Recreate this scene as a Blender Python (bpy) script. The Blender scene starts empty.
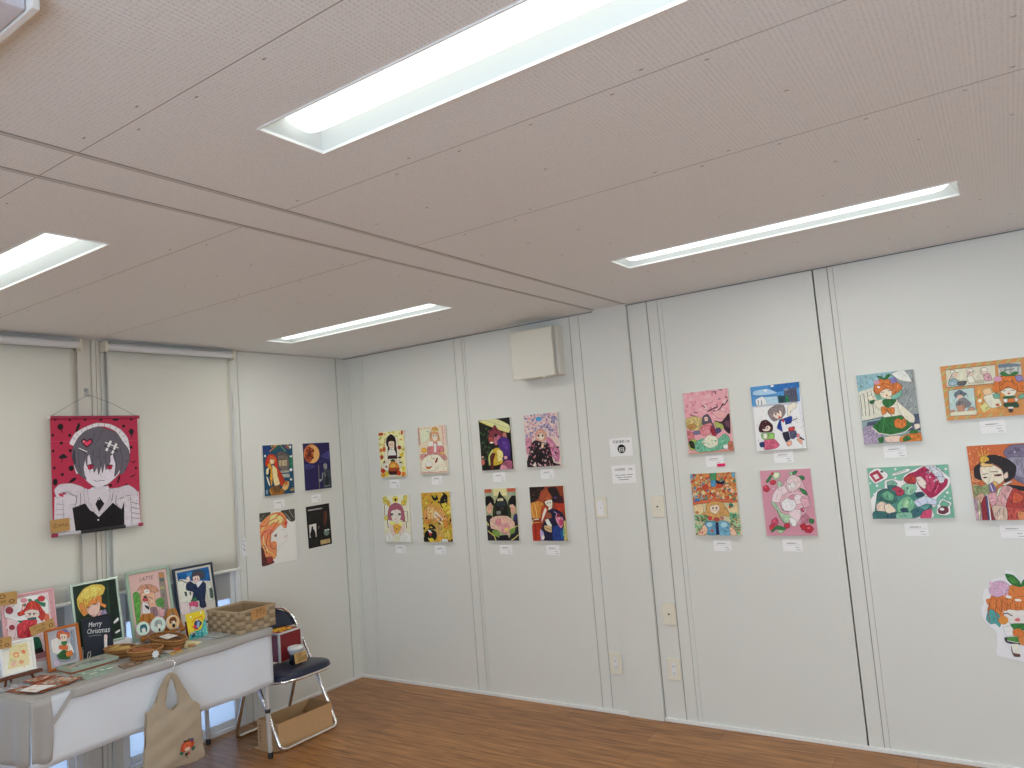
import bpy, bmesh, math, random
from mathutils import Vector, Matrix
from mathutils.geometry import tessellate_polygon
C = bpy.context.scene.collection
PI = math.pi
def R(a): return math.radians(a)
def lin1(c): return c/12.92 if c <= .04045 else ((c+.055)/1.055)**2.4
def hexlin(h, g=1.0):
    return tuple(min(.93, lin1(int(h[i:i+2], 16)/255)*g) for i in (0, 2, 4)) + (1.0,)
# ---------------------------------------------------------------- materials
MATS = {}
def mat(name, col, rough=.5, metal=0, noise=None, bump=None, spec=.5, trans=None, coat=0):
    """principled material; noise=(scale, amount) varies the colour, bump=(scale, strength)"""
    if name in MATS: return MATS[name]
    m = bpy.data.materials.new(name); m.use_nodes = True; nt = m.node_tree; b = nt.nodes['Principled BSDF']
    c = hexlin(col) if isinstance(col, str) else tuple(col)+(1,)
    b.inputs['Base Color'].default_value = c; b.inputs['Roughness'].default_value = rough
    b.inputs['Metallic'].default_value = metal; b.inputs['Specular IOR Level'].default_value = spec
    if coat: b.inputs['Coat Weight'].default_value = coat
    tc = nt.nodes.new('ShaderNodeTexCoord')
    if noise:
        n = nt.nodes.new('ShaderNodeTexNoise'); n.inputs['Scale'].default_value = noise[0]; n.inputs['Detail'].default_value = 4
        r = nt.nodes.new('ShaderNodeMix'); r.data_type = 'RGBA'
        r.inputs[6].default_value = tuple(min(1, x*(1-noise[1])) for x in c[:3])+(1,)
        r.inputs[7].default_value = tuple(min(1, x*(1+noise[1])) for x in c[:3])+(1,)
        nt.links.new(tc.outputs['Object'], n.inputs['Vector']); nt.links.new(n.outputs['Fac'], r.inputs[0])
        nt.links.new(r.outputs[2], b.inputs['Base Color'])
    if bump:
        n = nt.nodes.new('ShaderNodeTexNoise'); n.inputs['Scale'].default_value = bump[0]; n.inputs['Detail'].default_value = 3
        u = nt.nodes.new('ShaderNodeBump'); u.inputs['Strength'].default_value = bump[1]; u.inputs['Distance'].default_value = .002
        nt.links.new(tc.outputs['Object'], n.inputs['Vector']); nt.links.new(n.outputs['Fac'], u.inputs['Height'])
        nt.links.new(u.outputs['Normal'], b.inputs['Normal'])
    if trans:
        t = nt.nodes.new('ShaderNodeBsdfTransparent'); x = nt.nodes.new('ShaderNodeMixShader'); x.inputs[0].default_value = trans
        t.inputs['Color'].default_value = (1, 1, 1, 1) if trans > .9 else (.95, .95, .95, 1)
        o = nt.nodes['Material Output']
        nt.links.new(b.outputs[0], x.inputs[1]); nt.links.new(t.outputs[0], x.inputs[2]); nt.links.new(x.outputs[0], o.inputs['Surface'])
    MATS[name] = m
    return m
def paint_mat():
    m = bpy.data.materials.new('printed_ink'); m.use_nodes = True; nt = m.node_tree; b = nt.nodes['Principled BSDF']
    a = nt.nodes.new('ShaderNodeAttribute'); a.attribute_name = 'ink'
    nt.links.new(a.outputs['Color'], b.inputs['Base Color']); b.inputs['Roughness'].default_value = .55
    b.inputs['Specular IOR Level'].default_value = .3
    MATS['printed_ink'] = m
    return m
INK = paint_mat()
# ---------------------------------------------------------------- mesh builder
class M:
    def __init__(s): s.v = []; s.f = []; s.m = []; s.c = []; s.mats = []; s.sm = []; s.xf = None
    def mi(s, m):
        if m not in s.mats: s.mats.append(m)
        return s.mats.index(m)
    def add(s, vs, fs, m, col=None, smooth=False):
        o = len(s.v)
        s.v += [tuple(s.xf @ Vector(p)) for p in vs] if s.xf else [tuple(p) for p in vs]
        k = s.mi(m)
        for f in fs: s.f.append(tuple(i+o for i in f)); s.m.append(k); s.c.append(col or (1, 1, 1, 1)); s.sm.append(smooth)
    def box(s, a, b, m, bev=0):
        x0, y0, z0 = [min(p, q) for p, q in zip(a, b)]; x1, y1, z1 = [max(p, q) for p, q in zip(a, b)]
        if bev:
            bm = bmesh.new(); r = bmesh.ops.create_cube(bm, size=1)
            for v in bm.verts: v.co = Vector(((x0+x1)/2+v.co.x*(x1-x0), (y0+y1)/2+v.co.y*(y1-y0), (z0+z1)/2+v.co.z*(z1-z0)))
            bmesh.ops.bevel(bm, geom=list(bm.edges), offset=min(bev, (x1-x0)*.45, (y1-y0)*.45, (z1-z0)*.45), segments=2, affect='EDGES', profile=.6)
            s.bm(bm, m); bm.free(); return
        vs = [(x0,y0,z0),(x1,y0,z0),(x1,y1,z0),(x0,y1,z0),(x0,y0,z1),(x1,y0,z1),(x1,y1,z1),(x0,y1,z1)]
        s.add(vs, [(0,3,2,1),(4,5,6,7),(0,1,5,4),(1,2,6,5),(2,3,7,6),(3,0,4,7)], m)
    def bm(s, bm, m, smooth=False):
        bm.verts.index_update(); s.add([v.co[:] for v in bm.verts], [[v.index for v in f.verts] for f in bm.faces], m, smooth=smooth)
    def tube(s, pts, r, m, n=10, closed=False, cap=True):
        P = [Vector(p) for p in pts]; k = len(P); rr = r if isinstance(r, (list, tuple)) else [r]*k
        vs = []; up = None
        for i in range(k):
            if closed: t = (P[(i+1) % k]-P[i-1])
            else: t = P[min(i+1, k-1)]-P[max(i-1, 0)]
            t.normalize()
            if up is None:
                up = Vector((0, 0, 1)) if abs(t.z) < .9 else Vector((1, 0, 0))
            a = (up - t*up.dot(t)).normalized(); b = t.cross(a); up = a
            for j in range(n):
                g = 2*PI*j/n; vs.append(P[i]+(a*math.cos(g)+b*math.sin(g))*rr[i])
        fs = []
        for i in range(k if closed else k-1):
            for j in range(n):
                a0 = i*n+j; a1 = i*n+(j+1) % n; b0 = ((i+1) % k)*n+j; b1 = ((i+1) % k)*n+(j+1) % n
                fs.append((a0, a1, b1, b0))
        s.add(vs, fs, m, smooth=True)
        if not closed and cap:
            s.add(vs[:n], [tuple(range(n))[::-1]], m); s.add(vs[-n:], [tuple(range(n))], m)
    def lathe(s, prof, m, c=(0, 0, 0), n=24, smooth=True):
        vs = [(c[0]+r*math.cos(2*PI*j/n), c[1]+r*math.sin(2*PI*j/n), c[2]+z) for r, z in prof for j in range(n)]
        fs = [(i*n+j, i*n+(j+1) % n, (i+1)*n+(j+1) % n, (i+1)*n+j) for i in range(len(prof)-1) for j in range(n)]
        s.add(vs, fs, m, smooth=smooth)
    def prism(s, poly, y0, y1, m, m2=None):
        """polygon in local x,z (counter-clockwise seen from -y) extruded from y0 (front) to y1 (back)"""
        n = len(poly)
        tr = tessellate_polygon([[Vector((p[0], p[1], 0)) for p in poly]])
        a = [(p[0], y0, p[1]) for p in poly]; b = [(p[0], y1, p[1]) for p in poly]
        s.add(a, fixn(a, tr, Vector((0, -1, 0))), m); s.add(b, fixn(b, tr, Vector((0, 1, 0))), m)
        ar = sum(poly[i][0]*poly[(i+1) % n][1]-poly[(i+1) % n][0]*poly[i][1] for i in range(n))
        q = [(i, i+n, (i+1) % n+n, (i+1) % n) if ar > 0 else (i, (i+1) % n, (i+1) % n+n, i+n) for i in range(n)]
        s.add(a+b, q, m2 or m)
    def grid(s, fn, nu, nv, m, smooth=True):
        vs = [fn(i/nu, j/nv) for j in range(nv+1) for i in range(nu+1)]
        fs = [(j*(nu+1)+i, j*(nu+1)+i+1, (j+1)*(nu+1)+i+1, (j+1)*(nu+1)+i) for j in range(nv) for i in range(nu)]
        s.add(vs, fs, m, smooth=smooth)
    def build(s, name, parent=None, loc=None, rot=None, solid=None):
        me = bpy.data.meshes.new(name); me.from_pydata(s.v, [], s.f)
        for m in s.mats: me.materials.append(m)
        me.polygons.foreach_set('material_index', s.m); me.polygons.foreach_set('use_smooth', s.sm)
        if INK in s.mats:
            ca = me.color_attributes.new('ink', 'FLOAT_COLOR', 'CORNER')
            buf = []
            for f, c in zip(s.f, s.c): buf += list(c)*len(f)
            ca.data.foreach_set('color', buf)
        me.update()
        o = bpy.data.objects.new(name, me); C.objects.link(o)
        if parent: o.parent = parent
        if loc: o.location = loc
        if rot: o.rotation_euler = rot
        if solid:
            d = o.modifiers.new('thick', 'SOLIDIFY'); d.thickness = solid; d.offset = 0
        return o
def fixn(vs, tris, n):
    out = []
    for t in tris:
        a, b, c = [Vector(vs[i]) for i in t]
        out.append(tuple(t) if (b-a).cross(c-a).dot(n) >= 0 else tuple(t)[::-1])
    return out
def tag(o, label, cat, group=None):
    o['label'] = label; o['category'] = cat
    if group: o['group'] = group
    return o
def thing(name, label, cat, loc=(0, 0, 0), rot=(0, 0, 0), group=None):
    o = bpy.data.objects.new(name, None); C.objects.link(o); o.location = loc; o.rotation_euler = rot; o.empty_display_size = .05
    return tag(o, label, cat, group)
def struct(o): o['kind'] = 'structure'; return o
def holder(name, loc=(0, 0, 0)):
    o = bpy.data.objects.new(name, None); C.objects.link(o); o.location = loc; return struct(o)
# ---------------------------------------------------------------- flat pictures
def homog(q, w, h):
    """drawing units -> metres on the picture (origin bottom left)"""
    src = [(q[0], q[1]), (q[2], q[3]), (q[4], q[5]), (q[6], q[7])]; dst = [(0, h), (w, h), (w, 0), (0, 0)]
    A = []
    for (x, y), (u, v) in zip(src, dst):
        A.append([x, y, 1, 0, 0, 0, -u*x, -u*y, u]); A.append([0, 0, 0, x, y, 1, -v*x, -v*y, v])
    n = 8
    for i in range(n):
        p = max(range(i, n), key=lambda r: abs(A[r][i])); A[i], A[p] = A[p], A[i]
        for r in range(n):
            if r != i:
                k = A[r][i]/A[i][i]
                for c in range(i, n+1): A[r][c] -= k*A[i][c]
    H = [A[i][n]/A[i][i] for i in range(n)]
    def f(x, y):
        d = H[6]*x+H[7]*y+1
        return ((H[0]*x+H[1]*y+H[2])/d, (H[3]*x+H[4]*y+H[5])/d)
    return f
def smooth_loop(P, k=5):
    out = []; n = len(P)
    for i in range(n):
        a, b, c, d = P[i-1], P[i], P[(i+1) % n], P[(i+2) % n]
        for j in range(k):
            t = j/k
            out.append(tuple(.42*(b[e]+(c[e]-b[e])*t)+.58*.5*((2*b[e])+(-a[e]+c[e])*t+(2*a[e]-5*b[e]+4*c[e]-d[e])*t*t+(-a[e]+3*b[e]-3*c[e]+d[e])*t**3) for e in (0, 1)))
    return out
def inside(P, x, y):
    c = False
    for i in range(len(P)):
        (x1, y1), (x2, y2) = P[i-1], P[i]
        if (y1 > y) != (y2 > y) and x < (x2-x1)*(y-y1)/(y2-y1)+x1: c = not c
    return c
def clip(P, w, h):
    for ax, lim, sg in ((0, 0, 1), (0, w, -1), (1, 0, 1), (1, h, -1)):
        out = []
        for i in range(len(P)):
            a, b = P[i-1], P[i]; da = sg*(a[ax]-lim); db = sg*(b[ax]-lim)
            if (da >= 0) != (db >= 0):
                t = da/(da-db); out.append((a[0]+(b[0]-a[0])*t, a[1]+(b[1]-a[1])*t))
            if db >= 0: out.append(b)
        P = out
        if len(P) < 3: return []
    return P
_fc = {}
def glyphs(txt):
    if txt not in _fc:
        cu = bpy.data.curves.new('t', 'FONT'); cu.body = txt; cu.size = 1.35; cu.resolution_u = 2
        o = bpy.data.objects.new('t', cu); C.objects.link(o)
        dg = bpy.context.evaluated_depsgraph_get(); me = bpy.data.meshes.new_from_object(o.evaluated_get(dg))
        _fc[txt] = ([v.co[:2] for v in me.vertices], [tuple(p.vertices) for p in me.polygons])
        bpy.data.objects.remove(o); bpy.data.curves.remove(cu); bpy.data.meshes.remove(me)
    return _fc[txt]
def picture(mb, key, w, h, x0=0, z0=0, y=0, gain=1.3, step=2e-5, clipit=True, detail=1):
    """paints picture `key` on the plane y (facing -y), bottom left corner at x0, z0"""
    q, txt = PIC[key]; f = homog(q, w, h); lay = [0]
    def put(P, col):
        Q = [f(*p) for p in P]
        if clipit: Q = clip(Q, w, h)
        if len(Q) < 3: return
        lay[0] += 1; yy = y-step*lay[0]
        vs = [(x0+p[0], yy, z0+p[1]) for p in Q]
        tr = tessellate_polygon([[Vector((p[0], p[1], 0)) for p in Q]])
        mb.add(vs, fixn(vs, tr, Vector((0, -1, 0))), INK, col)
    U = abs(q[2]-q[0]); U = min(U, abs(q[5]-q[3])*1.2)
    def line(P, W, col, taper=False):
        P = [Vector(p) for p in P]; W /= 2; lay[0] += 1; n = len(P)
        shut = n > 3 and (P[0]-P[-1]).length < 1e-6; L = []
        for i, p in enumerate(P):
            if shut: a, b = P[(i-1) if i else n-2], P[(i+1) if i < n-1 else 1]
            else: a, b = P[max(i-1, 0)], P[min(i+1, n-1)]
            t = (b-a); t = t.normalized() if t.length > 1e-9 else Vector((1, 0)); nn = Vector((-t.y, t.x))*W*((.25 if i in (0, n-1) else 1) if taper else 1)
            L.append((p+nn, p-nn))
        yy = y-step*lay[0]
        for i in range(n-1):
            Q = [f(*v) for v in (L[i][0], L[i+1][0], L[i+1][1], L[i][1])]
            if clipit: Q = clip(Q, w, h)
            if len(Q) < 3: continue
            vs = [(x0+p[0], yy, z0+p[1]) for p in Q]
            mb.add(vs, fixn(vs, [(0, j, j+1) for j in range(1, len(Q)-1)], Vector((0, -1, 0))), INK, col)
        lay[0] -= .6 if taper else 0
    def ell(cx, cy, rx, ry, a=0, n=14):
        a = R(a); ca, sa = math.cos(a), math.sin(a)
        return [(cx+rx*math.cos(t)*ca-ry*math.sin(t)*sa, cy+rx*math.cos(t)*sa+ry*math.sin(t)*ca) for t in [2*PI*i/n for i in range(n)]]
    for ln in txt.strip().split('\n'):
        T = ln.split(); k = T[0]
        if k == 'b':
            yy = y-step*.5; c = hexlin(T[1], gain)
            mb.add([(x0, yy, z0), (x0+w, yy, z0), (x0+w, yy, z0+h), (x0, yy, z0+h)], [(0, 1, 2, 3)], INK, c)
        elif k in 'ps':
            P = [tuple(float(t) for t in s.split(',')) for s in T[2:]]
            if k == 's': P = smooth_loop(P)
            put(P, hexlin(T[1], gain))
            area = abs(sum(P[i-1][0]*P[i][1]-P[i][0]*P[i-1][1] for i in range(len(P))))/2
            base = hexlin(T[1], gain); lum = sum(base[:3])/3
            if detail and k == 's' and area > .002*U*U:
                line(P+[P[0]], .0075*U*detail, tuple(c*(.40 if lum > .12 else .5) for c in base[:3])+(1,))
            if detail and area > .004*U*U:      # brush strokes and folds inside the shape
                rs = random.Random(len(P)*31+int(P[0][0]*7+P[0][1])); xs = [p[0] for p in P]; zs = [p[1] for p in P]
                amp = .17 if lum > .62 else .46; ang = rs.uniform(40, 140)
                for q_ in range(min(90, int(area/(U*U)*760)+5)):
                    px, py = rs.uniform(min(xs), max(xs)), rs.uniform(min(zs), max(zs)); ll = rs.uniform(.04, .12)*U*detail; ww = rs.uniform(.012, .032)*U*detail
                    a = R(ang+rs.uniform(-28, 28)); bx_, by_ = px+ll*math.cos(a), py+ll*math.sin(a); mx_, my_ = px+ll*.5*math.cos(a+.35), py+ll*.5*math.sin(a+.35)
                    if not all(inside(P, x_, y_) for x_, y_ in ((px, py), (bx_, by_), (mx_, my_))): continue
                    g_ = 1+rs.choice((-1, -1, 1))*amp*rs.uniform(.35, 1); sh = [rs.uniform(.92, 1.08) for _ in range(3)]
                    line([(px, py), (mx_, my_), (bx_, by_)], ww, tuple(min(.93, c*g_*s_) for c, s_ in zip(base[:3], sh))+(1,), True)
        elif k == 'e':
            cx, cy = map(float, T[2].split(',')); rx, ry = map(float, T[3].split(','))
            put(ell(cx, cy, rx, ry, float(T[4])), hexlin(T[1], gain))
        elif k == 'f':      # a face: eyes, brows, mouth, cheeks
            cx, cy = map(float, T[2].split(',')); r = float(T[3]); a = R(float(T[4])); ec = hexlin(T[1], gain)
            def rot(x, y): return (cx+r*(x*math.cos(a)-y*math.sin(a)), cy+r*(x*math.sin(a)+y*math.cos(a)))
            for s in (-1, 1):
                e = rot(s*.42, 0); put(ell(e[0], e[1], r*.19, r*.24, float(T[4])), hexlin('2c1c1c', gain)); put(ell(e[0], e[1]+r*.05, r*.13, r*.15), ec)
                put(ell(e[0]-r*.05, e[1]-r*.08, r*.05, r*.05, n=8), hexlin('f0f0f0', gain))
                line([rot(s*.22, -.20), rot(s*.44, -.28), rot(s*.66, -.14)], r*.10, hexlin('2c1c1c', gain))
                c_ = rot(s*.55, .36); put(ell(c_[0], c_[1], r*.16, r*.08), hexlin('d89890', gain))
            line([rot(-.12, .55), rot(0, .60), rot(.12, .54)], r*.09, hexlin('a04848', gain))
        elif k == 'l':
            line([tuple(float(t) for t in s.split(',')) for s in T[3:]], float(T[2]), hexlin(T[1], gain))
        elif k == 'r':
            rnd = random.Random(int(T[1])); n = int(int(T[2])*1.7); r0, r1 = map(float, T[3].split(','))
            ax, ay = map(float, T[4].split(',')); bx, by = map(float, T[5].split(',')); cols = T[6:]
            k5 = (step, lay[0])
            for i in range(n):
                r = rnd.uniform(r0, r1)
                P = ell(rnd.uniform(ax, bx), rnd.uniform(ay, by), r, r*rnd.uniform(.4, .9), rnd.uniform(0, 180), 6)
                put(P, hexlin(rnd.choice(cols), gain))
                if i % 4: lay[0] -= .75
            lay[0] = int(lay[0])+1
        elif k in 'tT':     # T is the same with a turn in degrees before the position
            ta = R(float(T.pop(3))) if k == 'T' else 0; sh = .25 if k == 'T' else 0
            sz = float(T[2]); ox, oy = map(float, T[3].split(',')); gv, gf = glyphs(' '.join(T[4:]))
            gv = [((a+sh*b)*math.cos(ta)+b*math.sin(ta), b*math.cos(ta)-(a+sh*b)*math.sin(ta)) for a, b in gv]
            lay[0] += 1; yy = y-step*lay[0]
            Q = [f(ox+a*sz, oy-b*sz) for a, b in gv]
            vs = [(x0+p[0], yy, z0+p[1]) for p in Q]
            fs = []
            for g in gf:
                fs += fixn(vs, [g[:3]], Vector((0, -1, 0))) if len(g) == 3 else [g]
            mb.add(vs, fs, INK, hexlin(T[1], gain))
    return f
def plain(mb, col, x0, z0, w, h, y, gain=1.0):
    mb.add([(x0, y, z0), (x0+w, y, z0), (x0+w, y, z0+h), (x0, y, z0+h)], [(0, 1, 2, 3)], INK, hexlin(col, gain))
# ---------------------------------------------------------------- pictures
# each picture: quad in drawing units (TL TR BR BL), then shapes, one per line
#  b colour = ground | p polygon | s smooth shape | e ellipse cx,cy rx,ry rot | l line width pts | r scatter seed n rmin,rmax x0,y0 x1,y1 colours
PIC = {}
PIC['autumn_parfait'] = ((60,112,372,72,415,672,90,692), '''
b e8dfa8
r 3 70 9,19 60,90 400,680 b9b24a c98a3c d8c860 a9a83f e0d67a
s e6dec4 150,190 200,140 290,160 315,300 320,500 150,500 130,380
e b24a2a 90,130 34,20 -10
e b8452a 355,105 14,32 0
e c4602e 130,320 20,34 0
e 8f2f20 325,295 24,26 0
e b04028 100,420 22,26 0
e d07c38 90,335 22,26 0
s 241418 215,128 265,160 282,230 276,290 255,220 200,215 175,290 155,240 165,175
s 38191c 180,250 196,250 200,420 175,440
s 38191c 262,240 290,300 295,440 262,420
s e8cbb4 188,225 250,215 255,280 222,308 190,280
f 4c3428 221,258 30 -4
p 9fb4b6 205,315 240,315 236,385 210,385
s efe9dc 190,330 265,330 285,420 180,430
p 3a1a20 185,400 290,395 300,440 175,445
s 3a1a20 305,420 345,412 350,430 315,432
s d8d4bc 110,500 210,445 340,470 350,560 110,580
s e8e2d0 125,520 190,500 200,590 140,590
e 8f3f2c 160,545 14,14 0
e 2c4a28 245,470 30,22 0
s d88a32 195,520 230,480 290,490 325,540 320,600 195,600
s f0b050 215,520 255,500 290,530 260,560 220,555
s 3c1512 188,595 325,590 300,650 200,650
s a84828 195,565 320,560 318,600 200,605
p ddd6cc 210,655 285,652 285,680 212,682
e b83820 118,600 28,30 0
e d08c30 120,655 30,28 0
e d6c040 170,640 24,28 0
e c03a24 325,630 28,32 0
e d87828 385,640 26,30 0
e d6c83c 385,570 22,34 0
e d8bc3a 360,390 22,26 0
e 38401e 345,490 16,10 0
e 24281c 135,485 10,16 20''')
PIC['waitress_pastel'] = ((50,95,420,65,450,680,95,700), '''
b dccdb4
p c99a8c 52,95 72,93 90,330 68,335
p d8a8a0 370,70 418,65 430,330 392,330
p e6d8c8 395,68 404,67 420,330 410,330
l 8a6a62 5 95,100 100,120
l 8a6a62 5 150,95 156,115
l 8a6a62 5 205,90 210,110
l 8a6a62 5 300,84 306,104
l 8a6a62 5 350,78 356,98
s d8dcc0 90,130 200,110 230,190 150,290 90,290
l 6a6a6a 5 165,135 225,165
s c99a50 245,110 285,90 330,120 318,150 245,155
s e8cf98 240,140 320,140 318,165 245,165
s d29c74 215,170 270,150 330,165 345,240 355,270 320,285 230,275 218,230
s efd6c4 245,195 320,190 315,250 285,280 255,250
e 3c5a58 266,208 9,9 0
e 3c5a58 305,205 9,9 0
s e8e0d0 195,285 260,280 262,345 205,350
s e8e0d0 315,280 375,285 380,345 325,345
s d08080 185,355 260,345 265,430 190,440
s d08080 320,345 395,345 400,420 320,440
p c87878 262,290 320,290 315,450 270,450
p efe4dc 272,310 305,310 302,420 275,420
e d8962e 142,392 34,34 0
e f0cc60 142,392 16,16 0
s dcb26a 340,450 380,410 415,450 420,510 350,480
s c89088 95,450 170,440 410,450 430,520 110,520
s e2ddc8 120,520 200,455 330,455 425,560 430,660 120,660
e a03828 168,466 10,10 0
e 8c4030 263,500 8,8 0
l b08868 5 215,455 245,475 235,500
s 8a2c1c 285,545 310,490 322,495 312,540 295,555
s c86a2c 165,600 205,590 245,600 215,628 180,625
s f0e8d8 165,560 205,530 245,560 240,595 170,600
l c8884a 6 160,570 170,610 205,630 245,600 250,560
l a89880 5 130,620 210,660 310,640 340,580
l d09a98 8 100,680 440,660
r 5 20 3,6 330,540 430,660 d0a090 c8b890 b89888''')
PIC['pink_bob_girl'] = ((65,95,400,88,435,690,108,697), '''
b dedcc4
s d2c858 65,120 120,110 130,190 80,200
s d2c858 345,100 385,100 370,230 335,180
s cfc555 90,370 140,370 135,420 95,410
l 5c3a3a 7 112,210 92,215 96,350 140,355
l 6c4444 7 330,310 392,305 395,440 310,430
p e8e2d8 104,222 130,222 135,345 104,340
l 6a3838 8 130,400 145,520
l 6a3838 8 372,440 380,520
e d8c048 235,145 40,42 0
e e8d860 235,140 28,30 0
e 3a1c14 237,150 16,20 0
s d8b848 122,170 145,155 168,190 160,235 130,225
s d8b848 312,170 345,158 358,190 345,230 315,220
s a86070 165,230 235,190 310,220 345,300 360,430 300,410 180,420 140,400 140,310
s edd6cc 178,310 210,270 300,290 312,360 290,415 240,440 195,415
s a86070 178,300 220,215 250,215 300,290 260,275 225,285 200,290
e 2c4a40 195,342 20,16 0
e 2c4a40 290,342 20,16 0
e a8c8a0 205,352 9,9 0
e a8c8a0 282,352 9,9 0
l b06060 4 225,400 240,408 258,398
s e6ccc0 170,460 215,500 240,590 220,615 180,570
s e6ccc0 345,450 310,500 290,590 310,615 350,560
s e0a848 215,470 300,465 310,520 262,590 225,560
e ece080 200,455 32,22 10
e ece080 305,465 28,22 0
e 6a4030 257,530 8,8 0
s eceadc 115,620 150,570 215,620 210,690 120,690
s eceadc 300,620 360,560 430,600 435,690 300,690
l 9a9684 4 150,600 170,680
l 9a9684 4 245,610 265,690 280,620
l 9a9684 4 345,600 360,680 390,620
l b0a040 4 100,580 150,540''')
PIC['marigold_girl'] = ((70,82,425,78,462,685,110,680), '''
b c9a43e
r 11 60 12,26 75,85 460,680 d8bc3c c98a34 2c2a1c 8a9a3c e0cc60 c87838 d8c868
s 1c1a18 315,160 360,100 400,130 390,260 340,280 310,220
s 1c1a18 200,110 250,150 270,110 285,170 230,180
r 12 12 10,20 340,200 430,330 e0cc40 dcc850
s d49a54 110,300 170,230 260,250 300,330 290,440 230,460 140,450 105,390
s e2b877 150,260 230,260 240,340 190,420 140,360
l b8683c 6 150,270 140,340 160,430
l b8683c 6 190,250 185,330 200,430
l f0d09a 6 215,270 225,350 210,420
s f0d0b0 235,330 270,320 285,370 255,405 228,380
f 6c4830 257,358 24 10
s e0a060 300,250 360,330 400,420 340,420 300,360
s d89040 355,420 410,430 405,520 365,510
l efe0dc 12 250,310 290,350 345,420
l c87070 8 235,430 285,370 340,450
l f4ece8 10 270,400 340,470
s cc8840 110,430 180,400 210,450 160,480
s c8a45a 240,500 330,480 350,620 260,620
s 14120f 115,590 170,520 260,560 270,640 180,680 112,675
s 17140f 175,480 215,470 260,520 190,530
p c03028 170,560 210,560 200,615 180,600
p e8dcd0 150,530 190,540 215,575 180,570
e dcc83c 205,658 30,24 0
e d8a038 300,640 40,26 0
e d0b850 400,610 38,40 0
p e0e8e8 330,650 400,648 410,680 330,682
r 14 16 6,10 90,90 200,220 e0c050 d0a040 c87838
r 15 34 7,16 80,90 455,675 3a3420 e0cc50 c07838 8a9a3c 201c18 e8d890''')
PIC['purple_cat'] = ((50,125,415,88,458,690,95,705), '''
b 14150f
r 7 26 10,26 60,200 180,600 22301c 1a2416 3c4434 2e4a2a 161a12
s d0cf9a 60,130 250,105 410,180 408,270 300,240 150,180
l d8c840 8 60,135 200,190 408,262
l 8a9a48 4 120,120 240,160 400,225
s c8a838 180,520 240,450 300,450 340,520 330,620 250,650 180,640
s e6d68a 270,470 330,490 335,580 280,600
s b8c070 168,540 215,460 225,500 190,640 175,640
s 7c3440 240,175 275,225 320,260 340,330 270,340 230,380 180,390 165,330 180,270 160,250 200,240
s b06878 240,310 300,300 300,360 260,420 230,380
s a85048 170,320 215,330 225,385 190,390
e f0e0c8 205,385 22,10 0
e 1c0c18 255,300 16,22 20
s b87868 335,270 370,270 385,330 340,320
s 4a2c78 275,365 340,315 405,350 425,450 420,560 390,620 350,600 340,500 295,450
s 3a2060 330,560 420,540 425,590 360,620
s 5c3890 320,370 380,380 400,470 350,450
s a05870 320,640 380,590 440,600 440,690 300,695
s d090a0 320,640 360,650 400,690 310,695
s 5c2420 190,540 220,505 248,515 225,600 230,695 200,690
e c06860 105,610 24,34 0
e e8b0a0 105,550 10,12 0
e d8a0a8 370,560 20,20 0
l 1a0c18 6 250,210 270,260''')
PIC['pink_hair_kimono'] = ((55,105,415,62,460,632,103,660), '''
b dcc4bc
r 9 190 7,17 58,75 430,345 6a6c98 b8a0b8 d8a8a8 8a88b0 e0ccc8 c890a0 7884a8
e 5a98cc 220,140 34,26 0
s c8889c 60,380 110,340 150,360 130,480 100,520
s c8789c 290,330 360,360 440,480 430,600 370,540 330,440
l e0a8b8 7 300,340 360,420 430,500
l e0a8b8 6 300,380 350,480 420,560
l b06880 5 320,400 390,480
s dba08c 190,300 215,255 265,250 300,300 305,360 250,380 195,370
s f0d0bc 205,310 250,290 285,310 280,350 245,370 210,350
s dba08c 195,280 240,250 300,290 290,310 240,285 205,320
e 3c2420 222,320 9,13 0
e 3c2420 266,318 9,13 0
s 241c22 150,400 190,370 260,390 320,400 350,480 380,600 440,620 430,635 105,655 110,560 130,480
r 10 50 8,16 120,400 430,640 8a5060 d0a0a0 1a161c b08088 383038 c0a8a8 a04858
l 0e0c10 14 215,410 190,500 220,600
l 0e0c10 12 260,400 300,520 330,620
s 141016 225,520 270,500 250,620 225,610
s d8b898 255,400 280,400 275,450 255,450
l 905870 8 180,400 170,470
s e0d4cc 160,640 190,600 200,650''')
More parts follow.
